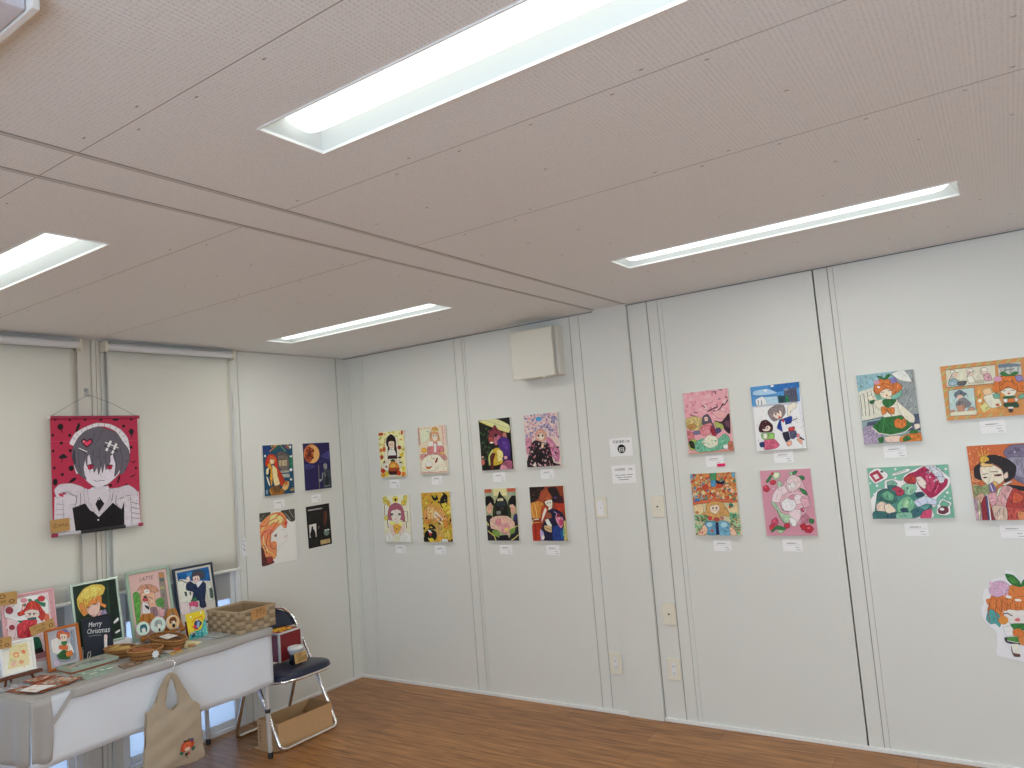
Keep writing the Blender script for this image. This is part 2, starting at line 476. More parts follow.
PIC['lotus_trio'] = ((48,90,408,68,455,683,95,683), '''
b a8ab84
p d8d29c 150,85 305,75 310,160 155,165
p b8563c 50,92 128,86 132,128 55,132
p b8563c 305,76 406,70 410,110 318,118
p 93a088 58,135 135,130 145,170 62,175
p 93a088 318,120 412,113 412,165 330,160
s 14141a 65,180 120,170 160,220 155,285 120,240 70,290
s 14141a 410,165 365,165 325,230 330,290 350,260 412,300
s d8a890 85,290 120,250 150,290 125,370 85,360
s d8a890 340,290 375,260 412,300 400,370 360,360
s 181c14 225,110 245,150 300,210 330,300 350,400 300,410 190,410 150,420 170,300 185,210 205,180
s c8c098 200,200 260,190 270,220 205,225
s 2a3338 200,240 290,230 300,280 200,290
s 28361e 160,260 180,260 175,400 148,400
s 28361e 315,290 350,300 360,420 330,400
s 3a2f30 235,300 280,295 275,330 240,330
s 7a8078 190,345 240,340 240,380 195,380
s 28242c 75,400 140,400 180,600 240,690 98,690 85,500
s 28242c 390,400 430,380 450,680 330,690 380,560
s 343060 395,395 430,385 425,440 400,450
s d8b4a0 120,440 190,400 320,400 400,470 400,560 340,620 200,560 130,540
s d88c94 185,450 230,430 260,480 230,520 190,500
s e8b4a4 240,430 300,420 320,470 260,500
s dc98a0 250,530 320,480 350,540 320,600 270,590
e d8c070 310,555 28,24 0
s 7a9a4a 145,570 200,560 235,620 200,640 155,610
s 7a9a4a 350,560 410,530 400,590 350,610
l d8cc70 9 85,495 110,510
l d8cc70 10 95,570 170,630 190,680
l d8cc70 10 455,605 410,650 365,680
l d8cc70 8 80,465 105,500
l d8cc70 8 350,550 440,510
s 181420 230,630 320,620 340,690 230,690''')
PIC['fire_kimono'] = ((55,78,405,65,472,650,98,650), '''
b 8a3c24
s 241a18 55,80 210,75 180,160 130,210 70,240
r 4 16 6,14 90,90 200,200 3c3020 604028 241a18
s c8843c 65,250 150,220 200,240 220,330 170,400 90,400
l e8c070 7 110,240 130,330 140,390
l e0a850 8 80,280 100,380
s 251c1c 250,90 330,80 370,150 380,230 320,240 280,180
s a04c30 180,120 230,90 270,140 300,190 230,200 200,230 160,200
s b8603c 220,190 260,170 280,200 240,215
s b03a28 330,240 410,220 430,300 400,340 340,300
s 3a1c20 340,180 400,170 415,240 350,240
e 50386c 330,185 16,14 0
s f0dccb 222,225 290,205 300,260 265,280 235,260
s edd4c4 262,280 300,262 290,310 262,320
f 3c2c30 264,240 28 -8
s b84828 190,270 250,290 240,380 200,430 170,460 180,350
s ecd8cc 225,290 240,320 200,420 185,450 200,350
s 1c1c38 260,320 310,300 400,340 440,420 440,640 230,645 190,600 200,480 240,400
s 243c80 310,500 400,480 440,640 320,645
s 20589c 390,540 430,520 435,620 400,620
s d0889c 340,390 410,390 430,450 400,510 350,440
s b8486c 375,420 420,420 420,470 390,480
e 7a2838 365,370 22,22 0
l b8a0d0 7 320,330 350,350 340,390
s 94503c 235,350 280,340 300,390 250,410
s f0e4d8 230,420 260,410 300,480 290,505 250,470
s d0b080 220,480 290,490 300,555 250,540 225,520
l 38281c 7 230,500 290,530
s b03820 90,470 170,460 175,650 98,650
l e89850 9 80,450 170,445
l f4e8d4 9 85,420 160,410
l 6a1c18 8 125,470 130,640
r 6 8 6,10 85,380 110,470 401818 e8d0b0
s b0a0c8 175,520 215,560 215,640 185,640
e f0d8c8 208,610 16,24 0
s c8c070 430,440 450,440 470,640 440,645
s 8ab088 425,500 445,520 445,600 425,580''')
PIC['cherry_blossom'] = ((40,80,425,40,475,580,95,595), '''
b dfa3ab
r 21 60 8,20 45,50 440,300 d88f9c e6b4b8 cf8592 e8c2c2 d897a2
l 30222a 9 300,70 325,70 322,90
l 30222a 7 345,45 380,55
l 30222a 7 200,185 232,205
l 30222a 6 135,245 170,250
l 30222a 6 105,265 150,280
l 30222a 8 405,110 425,125
l 30222a 7 345,135 365,130
l 3a2630 10 250,240 300,215 340,200 330,180
l 3a2630 9 385,170 365,210 330,240 300,230
l 3a2630 9 430,140 400,180 380,190
s c8b478 70,300 150,280 220,310 230,400 150,400 80,380
s a8b060 310,330 370,340 400,380 340,400
s b88a50 85,360 130,340 160,370 110,400
s e0a8a8 290,250 360,230 440,260 430,300 350,300
s 3c2833 310,320 370,330 400,300 440,260 445,430 400,400 380,350
s 6c4858 400,330 440,320 440,380 410,370
s c8787c 80,400 130,420 140,470 95,490
s 5c5460 215,280 250,262 275,290 290,330 300,440 330,440 300,340 270,360 210,350 205,320
s ecc8b8 224,290 254,286 254,318 232,322
f 3c3440 240,302 14 0
s d8868c 185,380 230,350 285,340 280,420 230,445 195,430
s a03040 285,360 310,390 330,440 300,450 275,400
s 7c7090 130,410 180,400 190,430 140,435
s 50486c 320,390 355,380 370,410 330,430
s a8b458 90,500 130,470 180,500 170,560 110,560
s 2c3020 95,490 130,490 150,550 110,540
s 6cae8e 150,500 210,470 330,480 400,430 440,470 430,540 330,570 200,585 150,560
s e0dcc4 205,500 260,440 330,460 340,520 280,550 230,530
l b8c8a8 5 240,500 290,540
r 22 26 5,10 150,480 430,575 50a080 90c8a8 3c7a5c a8d0b8
e e8e0e0 410,540 24,18 0
l 2c2420 7 180,585 260,580
l c89878 8 100,592 470,572
s b87058 430,500 470,500 470,570 430,560''')
PIC['station_children'] = ((33,90,408,40,472,560,85,582), '''
b d9dae0
p 5090c8 33,90 408,40 418,190 350,210 48,240
s 2c6cb0 180,75 408,42 410,80 240,120
s a8c8e0 60,120 160,100 240,130 130,150 60,150
e e8f0f4 150,112 14,8 -10
e e8f0f4 200,78 14,8 -10
p 54586c 290,98 388,82 402,200 300,215
p 8890a0 290,98 322,92 322,108 292,112
p 34688c 160,160 250,150 300,150 305,210 160,225
p b0ccdc 140,165 240,155 250,215 150,228
p 284850 250,150 300,150 300,212 255,215
s 2c8050 305,150 328,160 325,205 305,208
s e0e4e4 75,185 125,160 155,185 155,225 85,228
l 5c6068 5 95,190 95,225
l 5c6068 5 120,190 120,225
p b8bcc4 60,235 155,218 400,195 405,210 150,235 60,245
p e4e4ea 60,246 400,212 472,560 85,582
s 8c8080 175,260 230,222 290,225 305,280 280,320 220,350 190,330 168,290
s eed2c4 205,275 270,265 275,310 245,330 215,315
s 8c8080 190,250 285,235 290,290 260,262 230,290 225,270 205,300
f 6c4438 240,288 30 -30
e c84840 258,318 9,9 0
s f0dccc 325,230 375,200 390,235 350,270 340,310 320,300
s 203c90 260,340 300,325 355,310 350,360 300,380 300,440 265,420 240,400
p e8eaf0 270,350 300,345 315,430 285,435
p b83838 275,335 285,330 300,350 285,360
s b0383c 330,400 375,390 375,420 335,430
p 2c2c3c 280,440 330,425 345,490 310,515 290,480
p 4c5068 335,430 385,420 405,460 370,490 345,485
s e8a890 315,515 350,500 355,530 325,545
s e8a890 395,490 430,480 440,530 420,520
p 20202c 415,465 455,490 455,500 420,485
s e48090 395,450 415,450 410,475 395,470
s 401c20 100,400 120,350 160,340 205,380 200,430 110,435
s f0d0c4 125,395 165,375 190,400 175,425 135,425
s 401c20 118,400 150,355 185,380 160,385 140,410
f 4c2c28 156,402 22 -8
s 8cb868 120,445 215,440 215,485 150,495 125,480
s e4e8d0 135,450 160,445 165,480 140,485
s c8607c 140,500 220,490 260,535 230,560 145,570
s 243868 105,520 135,510 145,545 115,550
l 403850 5 355,345 400,325
r 31 14 3,5 80,250 450,420 b8707c 8a8088''')
PIC['flower_hat'] = ((32,68,412,50,475,590,90,595), '''
b cfc6a0
p c48850 36,70 412,52 432,310 60,325
r 41 150 9,20 38,60 425,300 c8683c d8a060 c04838 88a0a8 d8c890 4c8060 b8502c e0b898 5c7c9c d88848
r 42 40 5,9 38,60 425,300 284060 a83828 306848 e8d8b8
s 4a8e60 200,60 255,55 250,130 215,130
s 4c90b8 210,130 250,120 250,170 215,175
s 1e2430 250,120 300,135 330,120 320,150 270,155
e 3c70a8 95,298 24,22 0
e 6a9ab4 45,90 12,24 0
e 6a9ab4 400,75 16,24 0
e c04830 285,170 26,18 0
e b84c34 165,180 30,28 0
s c86848 60,310 230,280 430,290 430,310 240,305 65,335
s e0c898 65,340 140,325 150,420 80,400
s e0c898 350,330 435,310 440,420 380,420
s c89a5c 175,330 230,300 310,310 350,370 380,430 310,420 280,470 220,460 160,450 130,410 170,390
s eed0b8 205,345 270,330 290,370 255,410 215,390
f 6c4830 247,360 34 -4
e c03c3c 205,445 22,20 0
e b04848 262,452 26,16 0
e b86868 312,445 14,14 0
e 2c7060 385,335 20,18 30
e b04030 375,350 10,10 0
r 43 60 8,15 78,420 190,585 5c9c70 88b888 487c58 a8c8a0
r 44 60 8,15 380,400 465,585 5c9c70 88b888 487c58 a8c8a0
s 5c94b0 165,480 250,470 290,520 280,585 190,585
s 6ca4bc 285,470 370,480 390,585 290,585
e a8ccd4 205,500 24,20 0
e a8ccd4 330,500 28,22 0
p 24305c 258,480 280,478 292,585 262,585
s e8bca0 120,560 160,500 190,540 170,590 115,592
s e8bca0 375,520 410,530 440,585 390,588
e c05838 228,552 13,11 0
e c08058 100,395 14,12 0
r 45 14 5,8 100,440 180,590 b85838
r 46 12 5,8 380,440 460,560 b85838''')
PIC['strawberry_girl'] = ((42,75,457,55,523,600,112,602), '''
b ca8f9f
s a8c8a0 145,90 205,85 210,130 160,150
s dce0c4 155,95 200,90 200,125 165,135
s 3c7848 95,165 130,110 145,120 115,170
e b83848 148,98 14,11 0
s b83848 130,165 155,150 180,165 165,190 135,185
s b83848 75,205 105,195 130,225 110,250 78,240
s a8c4a4 190,160 215,160 240,200 255,230 200,240
s 3c7848 305,95 335,72 355,80 330,110
s a8c8a0 285,85 310,80 310,110 290,110
s 3c7848 360,120 400,115 415,140 385,160 360,145
s d4a8b4 150,330 175,250 220,210 270,140 330,105 390,150 440,270 470,350 430,400 400,480 345,525 290,500 215,400
s e0c8c8 265,150 310,110 370,130 385,180 365,220 300,250 270,220
s f0dcd8 280,175 330,165 345,195 320,230 285,225
s e0c8c8 268,150 340,130 370,170 330,165 280,180
l 504850 4 282,183 300,190
l 504850 4 322,180 340,185
l c06070 4 300,218 318,218
s e0ccd0 160,260 200,210 250,200 280,260 240,330 150,330
s d8b0b8 240,270 360,240 430,270 440,330 390,400 330,420 230,390 215,330
s eee0e4 225,340 270,300 310,300 350,350 320,400 250,400
s c890a0 280,290 330,270 350,310 300,310
l 8c4858 4 215,350 240,400 290,410 345,390
s e8d0d4 330,280 380,270 400,330 350,350
s d8a8b4 380,300 440,280 460,350 420,380 395,350
l a86478 4 400,300 440,300 460,350 430,385
s b8506c 385,380 420,380 410,410 390,405
s e4ccd0 290,410 380,390 385,460 330,520 290,470
s 3c7848 370,215 420,235 440,275 400,260
s a8c4a4 140,330 190,350 230,420 300,440 290,500 250,490 210,430
l 5c8860 5 180,350 215,450 260,510
s f0e0dc 290,460 345,470 350,520 320,525
s c05068 150,480 185,455 205,490 190,525 150,510
s b83848 135,520 175,505 170,560 140,555
s 3c7848 150,560 200,520 265,540 250,560 190,550 155,575
s a8c8a0 200,555 250,560 240,580 210,580
s b83848 250,515 285,500 300,530 270,545
s b8788c 385,450 430,425 460,470 440,500 395,490
s 3c7848 455,465 490,470 490,500 460,500
s b02c3c 380,520 415,500 440,540 405,558
s b83040 415,530 460,515 492,545 470,578 425,572
e e06878 450,540 12,7 -20
e e06878 95,212 8,6 0
r 51 24 3,6 150,150 440,420 f4e8e8 b87890 8cb090''')
PIC['orange_hair_schoolgirl'] = ((32,90,470,40,543,592,95,615), '''
b 8ba3a6
p 8db3bb 32,90 330,55 330,130 52,215
p 8f9595 330,60 470,42 512,380 330,400
s dcdfd8 305,75 400,48 462,135 370,125
l b8bcb8 4 385,70 415,95 390,92
p d4d2c2 50,215 190,170 235,400 78,438
l 4c4c48 4 62,240 68,280 74,320 80,400
l 4c4c48 4 90,225 100,300 106,400
l 4c4c48 4 118,215 128,300 136,395
l 4c4c48 4 145,205 160,300 168,385
l 55585c 6 78,438 240,408
p 4c5468 120,445 520,380 535,510 100,525
s a898b0 90,490 170,470 230,520 230,600 97,612
r 61 30 3,6 95,480 240,605 8c80a0 c4b8cc
s 78b09c 180,200 370,190 380,240 330,270 200,280
s c8743c 165,205 185,130 250,112 330,130 390,175 360,210 310,240 290,200 200,235
s ecd4bc 215,205 300,190 305,240 265,265 225,250
s c8743c 170,200 240,150 320,170 305,205 260,180 220,215 185,225
l 6c3c28 4 225,220 250,215
l 6c3c28 4 275,205 300,205
e c06850 268,240 9,7 0
s 37723c 240,120 190,95 225,95 248,112 268,82 298,80 270,115
e c898a8 190,140 22,18 0
s 8078a8 290,120 330,100 345,135 310,150
e f0e8dc 205,178 12,7 0
s e8dcc4 120,255 150,240 170,275 150,300
s 2c5c34 135,285 175,275 170,300 145,305
s dcd8c4 170,290 235,270 260,310 220,350 190,330
s ecd0b8 265,255 300,250 300,280 270,280
p dedac8 232,290 350,275 380,390 250,420 225,350
s dcd8c4 345,285 400,330 480,400 480,450 420,440 370,370
s 2f6a38 235,280 270,270 340,275 320,310 275,335 240,310
s cf7c3c 225,330 265,330 268,370 235,390
s cf7c3c 270,340 325,335 325,385 280,375
p 2e6c36 235,410 380,395 460,460 430,510 300,545 200,530 155,480
l 4c9454 5 250,415 235,530
l 1c4a26 4 290,415 295,540
l 1c4a26 4 335,405 365,525
l 1c4a26 4 215,440 190,515
l e8e4d0 6 155,485 205,530 300,546 400,530 465,480
l 5c4030 5 265,345 330,430
s cf7838 325,440 350,420 410,420 420,470 385,495 335,485
s 38703c 350,410 400,405 385,430
s e8d8c8 480,465 520,460 525,490 490,505
s e8c8b8 255,560 370,550 370,598 265,600
s d07c38 370,570 430,540 530,530 543,590 380,598
s 37723c 395,570 430,550 460,580 400,595
s 37723c 445,520 500,505 510,530 455,535
s 37723c 200,570 240,560 240,600 215,605''')
PIC['comic_panels'] = ((31,114,828,23,900,529,96,592), '''
b cd8f56
l a8b478 13 40,200 75,160
l a8b478 13 45,270 85,240
l a8b478 13 55,350 95,310
l a8b478 13 65,430 105,390
l a8b478 13 75,500 115,460
l a8b478 13 90,570 130,530
l a8b478 13 90,140 130,110
l a8b478 13 180,130 220,98
l a8b478 13 270,118 310,86
l a8b478 13 360,106 400,75
l a8b478 13 450,95 490,63
l a8b478 13 540,85 580,53
l a8b478 13 630,75 670,43
l a8b478 13 720,65 760,33
l a8b478 13 160,580 200,550
l a8b478 13 260,572 300,545
l a8b478 13 360,565 400,538
l a8b478 13 460,560 500,530
l a8b478 13 560,552 600,525
l a8b478 13 340,420 365,380
l a8b478 13 350,520 375,480
l a8b478 13 120,320 160,290
l a8b478 13 240,310 280,280
p d6d2bc 82,145 525,95 535,260 95,298
p b8ccc8 105,325 335,298 360,540 125,550
p d49a58 355,300 560,280 610,510 375,525
p b8bcb4 548,92 755,70 765,180 560,195
p 70808c 550,95 650,82 755,90 757,108 555,125
l 303438 5 600,148 700,130
l 55504a 4 82,145 525,95 535,260 95,298 82,145
l 55504a 4 105,325 335,298 360,540 125,550 105,325
s 90a8b0 110,240 150,215 200,240 200,275 115,285
s e0dac8 125,150 165,150 180,190 140,200
e d8b49c 170,190 16,18 0
s 5c605c 190,250 270,240 255,275 195,280
s dcdac8 270,140 320,130 330,190 290,220
e e0c4b0 315,185 18,16 0
e c8a8a0 290,165 18,16 0
s e4e0d0 275,205 320,195 345,250 290,260
s e4e0d4 400,130 440,120 460,150 415,160
e e0c4b0 428,172 20,18 0
s d0a0a8 420,190 470,170 500,230 440,240
p b8b4a0 340,235 430,225 430,260 345,265
l 605850 4 110,240 130,200 160,160 200,170
l 605850 4 270,205 300,170 340,150
l 605850 4 395,140 400,170 440,200
s 68747c 165,350 210,322 250,345 270,350 245,375 170,385
e e0bca8 212,385 28,22 0
s 807f80 175,440 210,400 250,390 310,440 290,470 190,480
p b88870 180,460 255,450 255,510 190,515
l 604a40 5 195,460 205,425 235,430 240,455
s b89078 265,530 300,475 340,480 345,535
p b88870 125,500 165,495 165,545 130,548
p d8d8c0 130,520 360,500 360,538 128,550
s dcd8c4 420,385 520,340 580,430 580,460 490,480
s e4c49c 415,320 480,300 500,350 430,365
p d0cc88 390,465 440,430 485,480 425,522
e c06838 548,452 20,12 0
e ece0c8 390,415 18,16 0
s cf7436 520,250 560,205 650,190 740,205 790,260 800,330 730,330 700,290 600,300 540,345 505,310
s f0dcc8 580,320 650,300 715,320 700,365 640,375 590,360
s cf7436 560,290 640,240 730,280 715,320 640,290 585,325
l 9c4c28 4 600,215 585,300
l 9c4c28 4 680,205 700,290
l 9c4c28 4 740,220 760,310
l 5c3028 5 595,330 625,325
l 5c3028 5 670,322 700,325
e c86858 648,350 12,8 0
s 3a7a40 650,185 600,155 570,175 600,195 640,195 700,190 735,165 700,158
e d098b0 548,222 38,26 0
s 8c84b4 705,200 760,190 780,230 730,245
s 74a890 505,360 560,350 570,390 520,395
s 74a890 735,370 790,350 800,380 750,400
e d8944c 592,368 20,20 0
s 2f6a40 600,380 700,375 700,400 610,400
s e4e0dc 600,400 640,400 630,430 605,425
s e4e0dc 690,390 730,395 720,420 695,420
s cf7436 640,400 700,395 700,440 650,445
s 2c4c34 605,440 720,430 735,470 620,470
s e8d8cc 640,470 690,468 680,500 650,500
s 4c3430 645,490 685,488 680,515 655,515''')
PIC['green_dress_bear'] = ((45,98,805,60,870,560,108,572), '''
b 76b39c
s e4e8e4 60,150 110,105 160,100 240,150 235,190 200,210 130,245 75,200
p a83c50 65,155 145,112 205,190 125,232
p e8d4d4 100,165 140,150 165,190 130,205
e 3c5c50 185,130 14,10 0
s e0e8e0 285,150 430,100 450,112 430,130 295,168
l 6c7c78 5 310,150 410,118
s e6eae8 115,575 80,430 85,385 150,300 210,285 215,215 290,200 370,215 400,160 490,110 590,65 690,75 770,140 830,195 815,270 740,340 700,380 700,440 655,480 655,565
s 4f8a80 105,572 125,500 130,440 150,330 220,290 300,300 400,320 520,330 640,430 660,470 560,540 450,572
s 7cab95 235,225 290,212 330,240 320,260 240,260
s 3d6c66 150,320 220,290 310,330 330,400 280,430 200,400 140,400
s 6aa888 190,340 240,310 300,350 290,400 220,390
s 8fc0a4 370,270 420,240 500,250 510,300 460,350 410,340 380,310
s 3f6c70 240,260 330,265 320,300 250,290
e 2c3c38 425,283 8,8 0
s b04058 280,290 340,270 400,315 380,350 330,355 320,320
s 8c2844 340,300 370,310 350,330
s a82c54 390,200 440,150 500,130 580,80 640,90 720,180 800,200 790,260 700,350 640,375 600,340 560,300 520,240 500,200
s b84040 390,205 430,170 500,170 500,240 430,240
l 701c3c 7 400,215 450,235 505,240
s c04468 600,150 660,170 690,240 640,330 590,280
l 80204c 5 620,180 650,260 630,340
l 80204c 5 680,200 690,280 660,350
l e08098 5 720,250 680,330
s ecd4cc 505,190 550,175 600,230 590,290 540,260
l 402030 5 585,255 610,270
l c04058 5 515,200 535,215
s c8ccd4 590,80 650,75 740,130 775,200 740,240 700,180 640,120
r 71 26 6,10 600,80 760,230 6c7c9c e4e8ec 8c94a8
s e4ccb8 140,440 190,410 240,440 230,500 150,500
s ead0bc 210,450 260,430 320,490 290,525 230,510
l 8c6458 4 215,420 210,450 225,500
s 3c6c6c 110,510 160,500 230,510 240,565 108,570
s 345c64 240,530 320,510 350,560 240,568
s 74b08c 330,440 380,380 440,360 500,420 480,480 400,540 340,520
s 9ccaa0 380,420 430,380 450,450 400,480
s 2c4c60 360,480 420,470 440,510 390,520
s 3a6a74 470,490 620,440 650,450 560,520 480,550
s 5c9c98 540,460 640,440 600,490
s c8d0e4 490,410 560,370 600,360 700,400 690,440 600,430 530,460
l 8898bc 5 520,400 560,440
l 8898bc 5 600,380 620,430
s 2c4858 500,330 560,320 590,350 520,370
s 84b8a0 330,520 460,510 470,565 330,570
s c84c70 550,560 580,500 650,480 645,562
s e4e8e4 700,520 715,440 750,385 790,400 840,420 825,460 830,520 780,540
s 70aa90 735,425 760,400 820,430 800,455 740,450
s 6c3440 715,480 745,455 800,460 810,500 770,525 720,515
e e8e0e0 750,480 22,14 0
e e4eeea 785,103 14,12 0
e e4eeea 800,325 14,12 0
e e4eeea 143,262 12,11 0
e e4eeea 312,105 11,12 0
e e4eeea 315,190 9,9 0
e e4eeea 775,362 8,8 0
e e4eeea 828,378 8,8 0
e e4eeea 78,240 8,8 0
e e4eeea 116,340 8,8 0''')
PIC['court_lady'] = ((48,61,547,32,629,602,122,608), '''
b c66a3e
r 81 40 3,6 60,60 330,200 e8b888 a84c28 d88860
s 746c84 320,110 370,55 470,45 545,50 560,330 480,340 400,300 380,180
s 908ca0 340,150 470,140 540,160 550,300 420,280
e d8d4d8 405,103 5,5 0
p 8a9468 92,345 215,340 222,440 105,445
l 5c6c48 5 125,345 135,440
l 5c6c48 5 160,345 165,400
l b8b880 6 100,350 205,345
s d88c60 75,240 140,250 150,320 100,330
s d87850 105,330 190,340 150,355
s 2a2427 140,190 190,135 260,125 350,155 415,210 400,290 330,325 310,230 240,190 170,250 160,310 110,290 105,220
s e8d8c4 150,215 235,195 310,240 325,310 270,350 200,340 160,300
s e4d0bc 325,270 350,250 355,290 330,300
l 50302c 5 165,270 205,262
l 50302c 5 225,250 280,248
s 8c5450 168,290 204,286 198,296 172,297
s 8c5450 254,272 308,267 300,279 262,281
e 3c2424 186,291 9,6 0
e 3c2424 284,273 11,7 0
s d8b04c 150,145 180,130 212,150 210,180 175,190 150,175
s dcb87c 150,190 180,180 240,185 235,210 165,212
s 3c2c2c 180,185 205,170 245,180 230,190
l dcb44c 5 155,135 128,100
l dcb44c 5 170,130 158,85
l dcb44c 5 185,130 185,88
l dcb44c 5 195,135 212,108
s d8b070 230,335 255,318 282,335 260,370
s 7c6c98 215,345 240,330 270,380 250,400 220,395
l e4e0e8 5 225,345 245,395
s e8e4dc 320,340 385,315 380,325 330,350
s 1c2028 350,345 545,370 545,400 420,380
s c8a090 110,440 165,405 185,440 150,480
s cc98a0 205,420 260,400 290,440 240,510
s c8ccb4 280,380 320,350 330,370 270,440
s cb9c9c 320,350 395,375 345,505 265,505 280,440
s a8403c 395,370 470,410 560,440 560,520 480,520 340,505
s c85c40 400,400 470,430 450,470 390,480
s b85048 340,510 480,520 565,530 570,603 345,605
s d0885c 430,540 540,560 540,600 440,603
s 8c2c34 160,480 190,430 215,600 165,606
s e0dcdc 190,430 205,420 235,600 218,604
s 50487c 190,440 200,430 220,600 210,604
s 802c34 228,520 260,520 265,600 235,604
s ccb4a4 240,500 340,508 350,603 265,605
s b898a8 105,445 150,480 165,606 122,608
s c8c8a0 130,430 150,500 150,600 140,600''')
PIC['fox_kimono'] = ((50,82,385,68,420,615,75,660), '''
b 1f4a66
s 1c3c74 55,90 140,80 130,160 60,180
l c8a838 12 150,95 240,70 290,120
l 3c2820 10 165,80 190,110
l 2c5c3c 12 240,80 320,140
l b8502c 10 300,80 345,120
l 2c6038 12 180,150 230,90
l b87840 12 130,150 200,90
l d8b840 9 330,72 350,100
l 6c8468 12 260,90 315,150
s 5c5450 215,165 270,145 340,180 350,200 215,200
s 746860 225,200 335,200 350,330 290,355 240,330
p b8a888 235,245 325,240 325,305 240,310
l 3c302c 6 215,245 330,238
l 3c302c 5 265,245 268,305
p 8c8c80 240,360 345,350 360,380 250,390
p 9ca098 265,400 350,395 365,440 280,440
l c0c4b8 6 250,380 350,375
l c0c4b8 6 265,420 360,412
s 2c7058 350,210 390,200 395,330 365,330
s d8dcd0 350,200 385,190 380,215
e d8dcd8 372,352 18,16 0
e d8dcd8 375,462 14,12 0
e d8dcd8 78,198 10,14 0
e e0e4e0 362,100 10,18 0
s c03824 90,230 130,180 190,190 215,240 230,340 270,400 300,480 270,540 230,420 180,290 130,280 90,320 80,280
s d86c3c 130,200 190,210 200,260 150,260
s e8c8a0 130,240 175,240 180,280 140,290
s d89830 105,300 140,280 165,400 160,500 150,540 130,430
s 181c24 118,350 138,350 135,430 120,420
s e8d8b0 90,350 120,330 115,400 90,405
s e4d09c 160,300 215,350 220,430 265,480 240,520 190,540 165,430
s b83c24 215,340 290,470 260,540 225,430
s e8e0d0 90,430 110,450 135,540 115,520
s 98642c 130,570 190,540 280,580 290,630 150,645
s 6c4c30 165,550 240,530 250,600 190,610
s d8b070 270,560 310,480 350,490 340,560 300,590
s c06c38 300,490 330,480 330,510 300,530
e c8a060 385,575 22,22 0
s c88c40 130,570 160,640 150,645 125,600
r 91 12 6,12 330,500 410,610 2c5c7c 1c3c5c
e 7c98b0 95,610 14,30 0''')
PIC['red_moon'] = ((50,72,378,50,410,612,75,655), '''
b 27204f
s 3f3c78 270,220 330,170 378,150 385,260 320,250
s 3c3a74 75,320 190,340 180,370 85,390
s 2c2858 220,260 380,270 385,300 260,300
e d08850 160,195 98,118 0
e dcaa68 175,200 80,105 0
e a84c2c 128,200 56,98 0
s 5c2418 95,170 140,120 195,160 150,200 190,245 130,260 100,230
r 95 20 6,16 75,110 190,290 8c3420 5c2418 c06438
l 6a6060 12 243,330 255,635
s 8a8a8c 305,320 330,305 350,325 348,370 320,385 303,350
s 74787a 300,350 345,400 330,410
s 3a4048 290,430 320,390 355,385 390,400 405,600 310,610 300,520
s 6c7478 300,410 330,440 345,490 320,470
s 22282e 340,440 370,500 360,580 330,560
s a0a09c 245,510 275,505 275,535 250,535
s 7c8484 285,430 300,430 295,510 280,520
l 8c9090 7 310,600 385,580''')
PIC['flowing_hair'] = ((58,105,440,48,480,635,90,710), '''
b c6c4c0
s 34342f 58,108 180,90 150,150 80,200 62,190
s 30302c 290,75 440,50 445,180 400,195 350,150
l 8c8c84 6 340,100 400,180
l 84847c 6 380,70 430,150
l 707068 6 70,180 110,120
s cc7c4c 65,240 120,160 200,100 300,90 350,150 355,260 330,270 290,230 230,290 190,340 190,430 240,430 250,520 245,600 200,640 120,690 90,600 80,440
s e0b878 180,130 260,110 320,160 290,220 220,200 160,240
l e8b878 12 80,300 140,220 230,130
l a03028 10 75,400 100,330 130,300
l e0a060 10 120,600 110,520 100,440
l b03028 9 250,110 300,130 340,180
l b03c34 10 70,250 120,250 170,190 230,160 280,100
l b83c38 9 90,340 140,300 200,290 270,180
l a83430 9 130,500 140,400 160,330 220,300
l c86870 9 110,360 150,310 200,250
l b04038 8 320,150 350,190 345,270
l 8c2c28 8 90,460 130,480 140,560
s 4a1c1c 80,480 110,520 130,600 210,640 220,670 100,710 88,650
s 7a2c28 150,600 200,600 210,660 150,670
l e8c8a0 8 100,360 110,440 160,540
l c8702c 9 200,420 240,430 250,480 230,500
l 984038 8 170,470 210,510 245,500
l d8a858 10 130,520 200,560 240,610
l 9c3430 7 180,300 170,420 190,480
s c03830 335,200 360,190 358,225 335,240
l 5c4038 6 228,345 250,330
s 6c4a3c 218,355 250,345 240,372
l 7c5040 5 305,280 325,292
l a04838 6 330,375 355,355
l a8a49c 4 350,290 345,320 365,345 355,400 365,420 310,450 280,480 260,540''')
PIC['dark_info_sheet'] = ((48,120,355,72,425,628,82,702), '''
b 141211
p 8c8888 75,155 265,128 268,142 78,172
r 97 60 3,4 80,190 250,300 3c3a38 302e2c
s 4a2820 285,185 325,175 335,250 320,350 290,350
p bcb8b4 85,355 185,332 192,520 95,535
s 14100f 122,375 135,370 145,410 165,440 180,510 165,530 110,530 100,480 115,430
r 98 10 3,5 208,355 232,410 6c6864
s 5c6c64 300,430 365,420 370,480 340,510 300,490
e a8b0ac 320,428 16,12 0
e b8c0bc 355,420 16,10 0
p a08c60 245,575 385,548 395,612 252,640
r 99 14 3,6 250,580 385,625 80704c c0a878
r 96 50 3,4 105,560 225,665 3c3a38''')
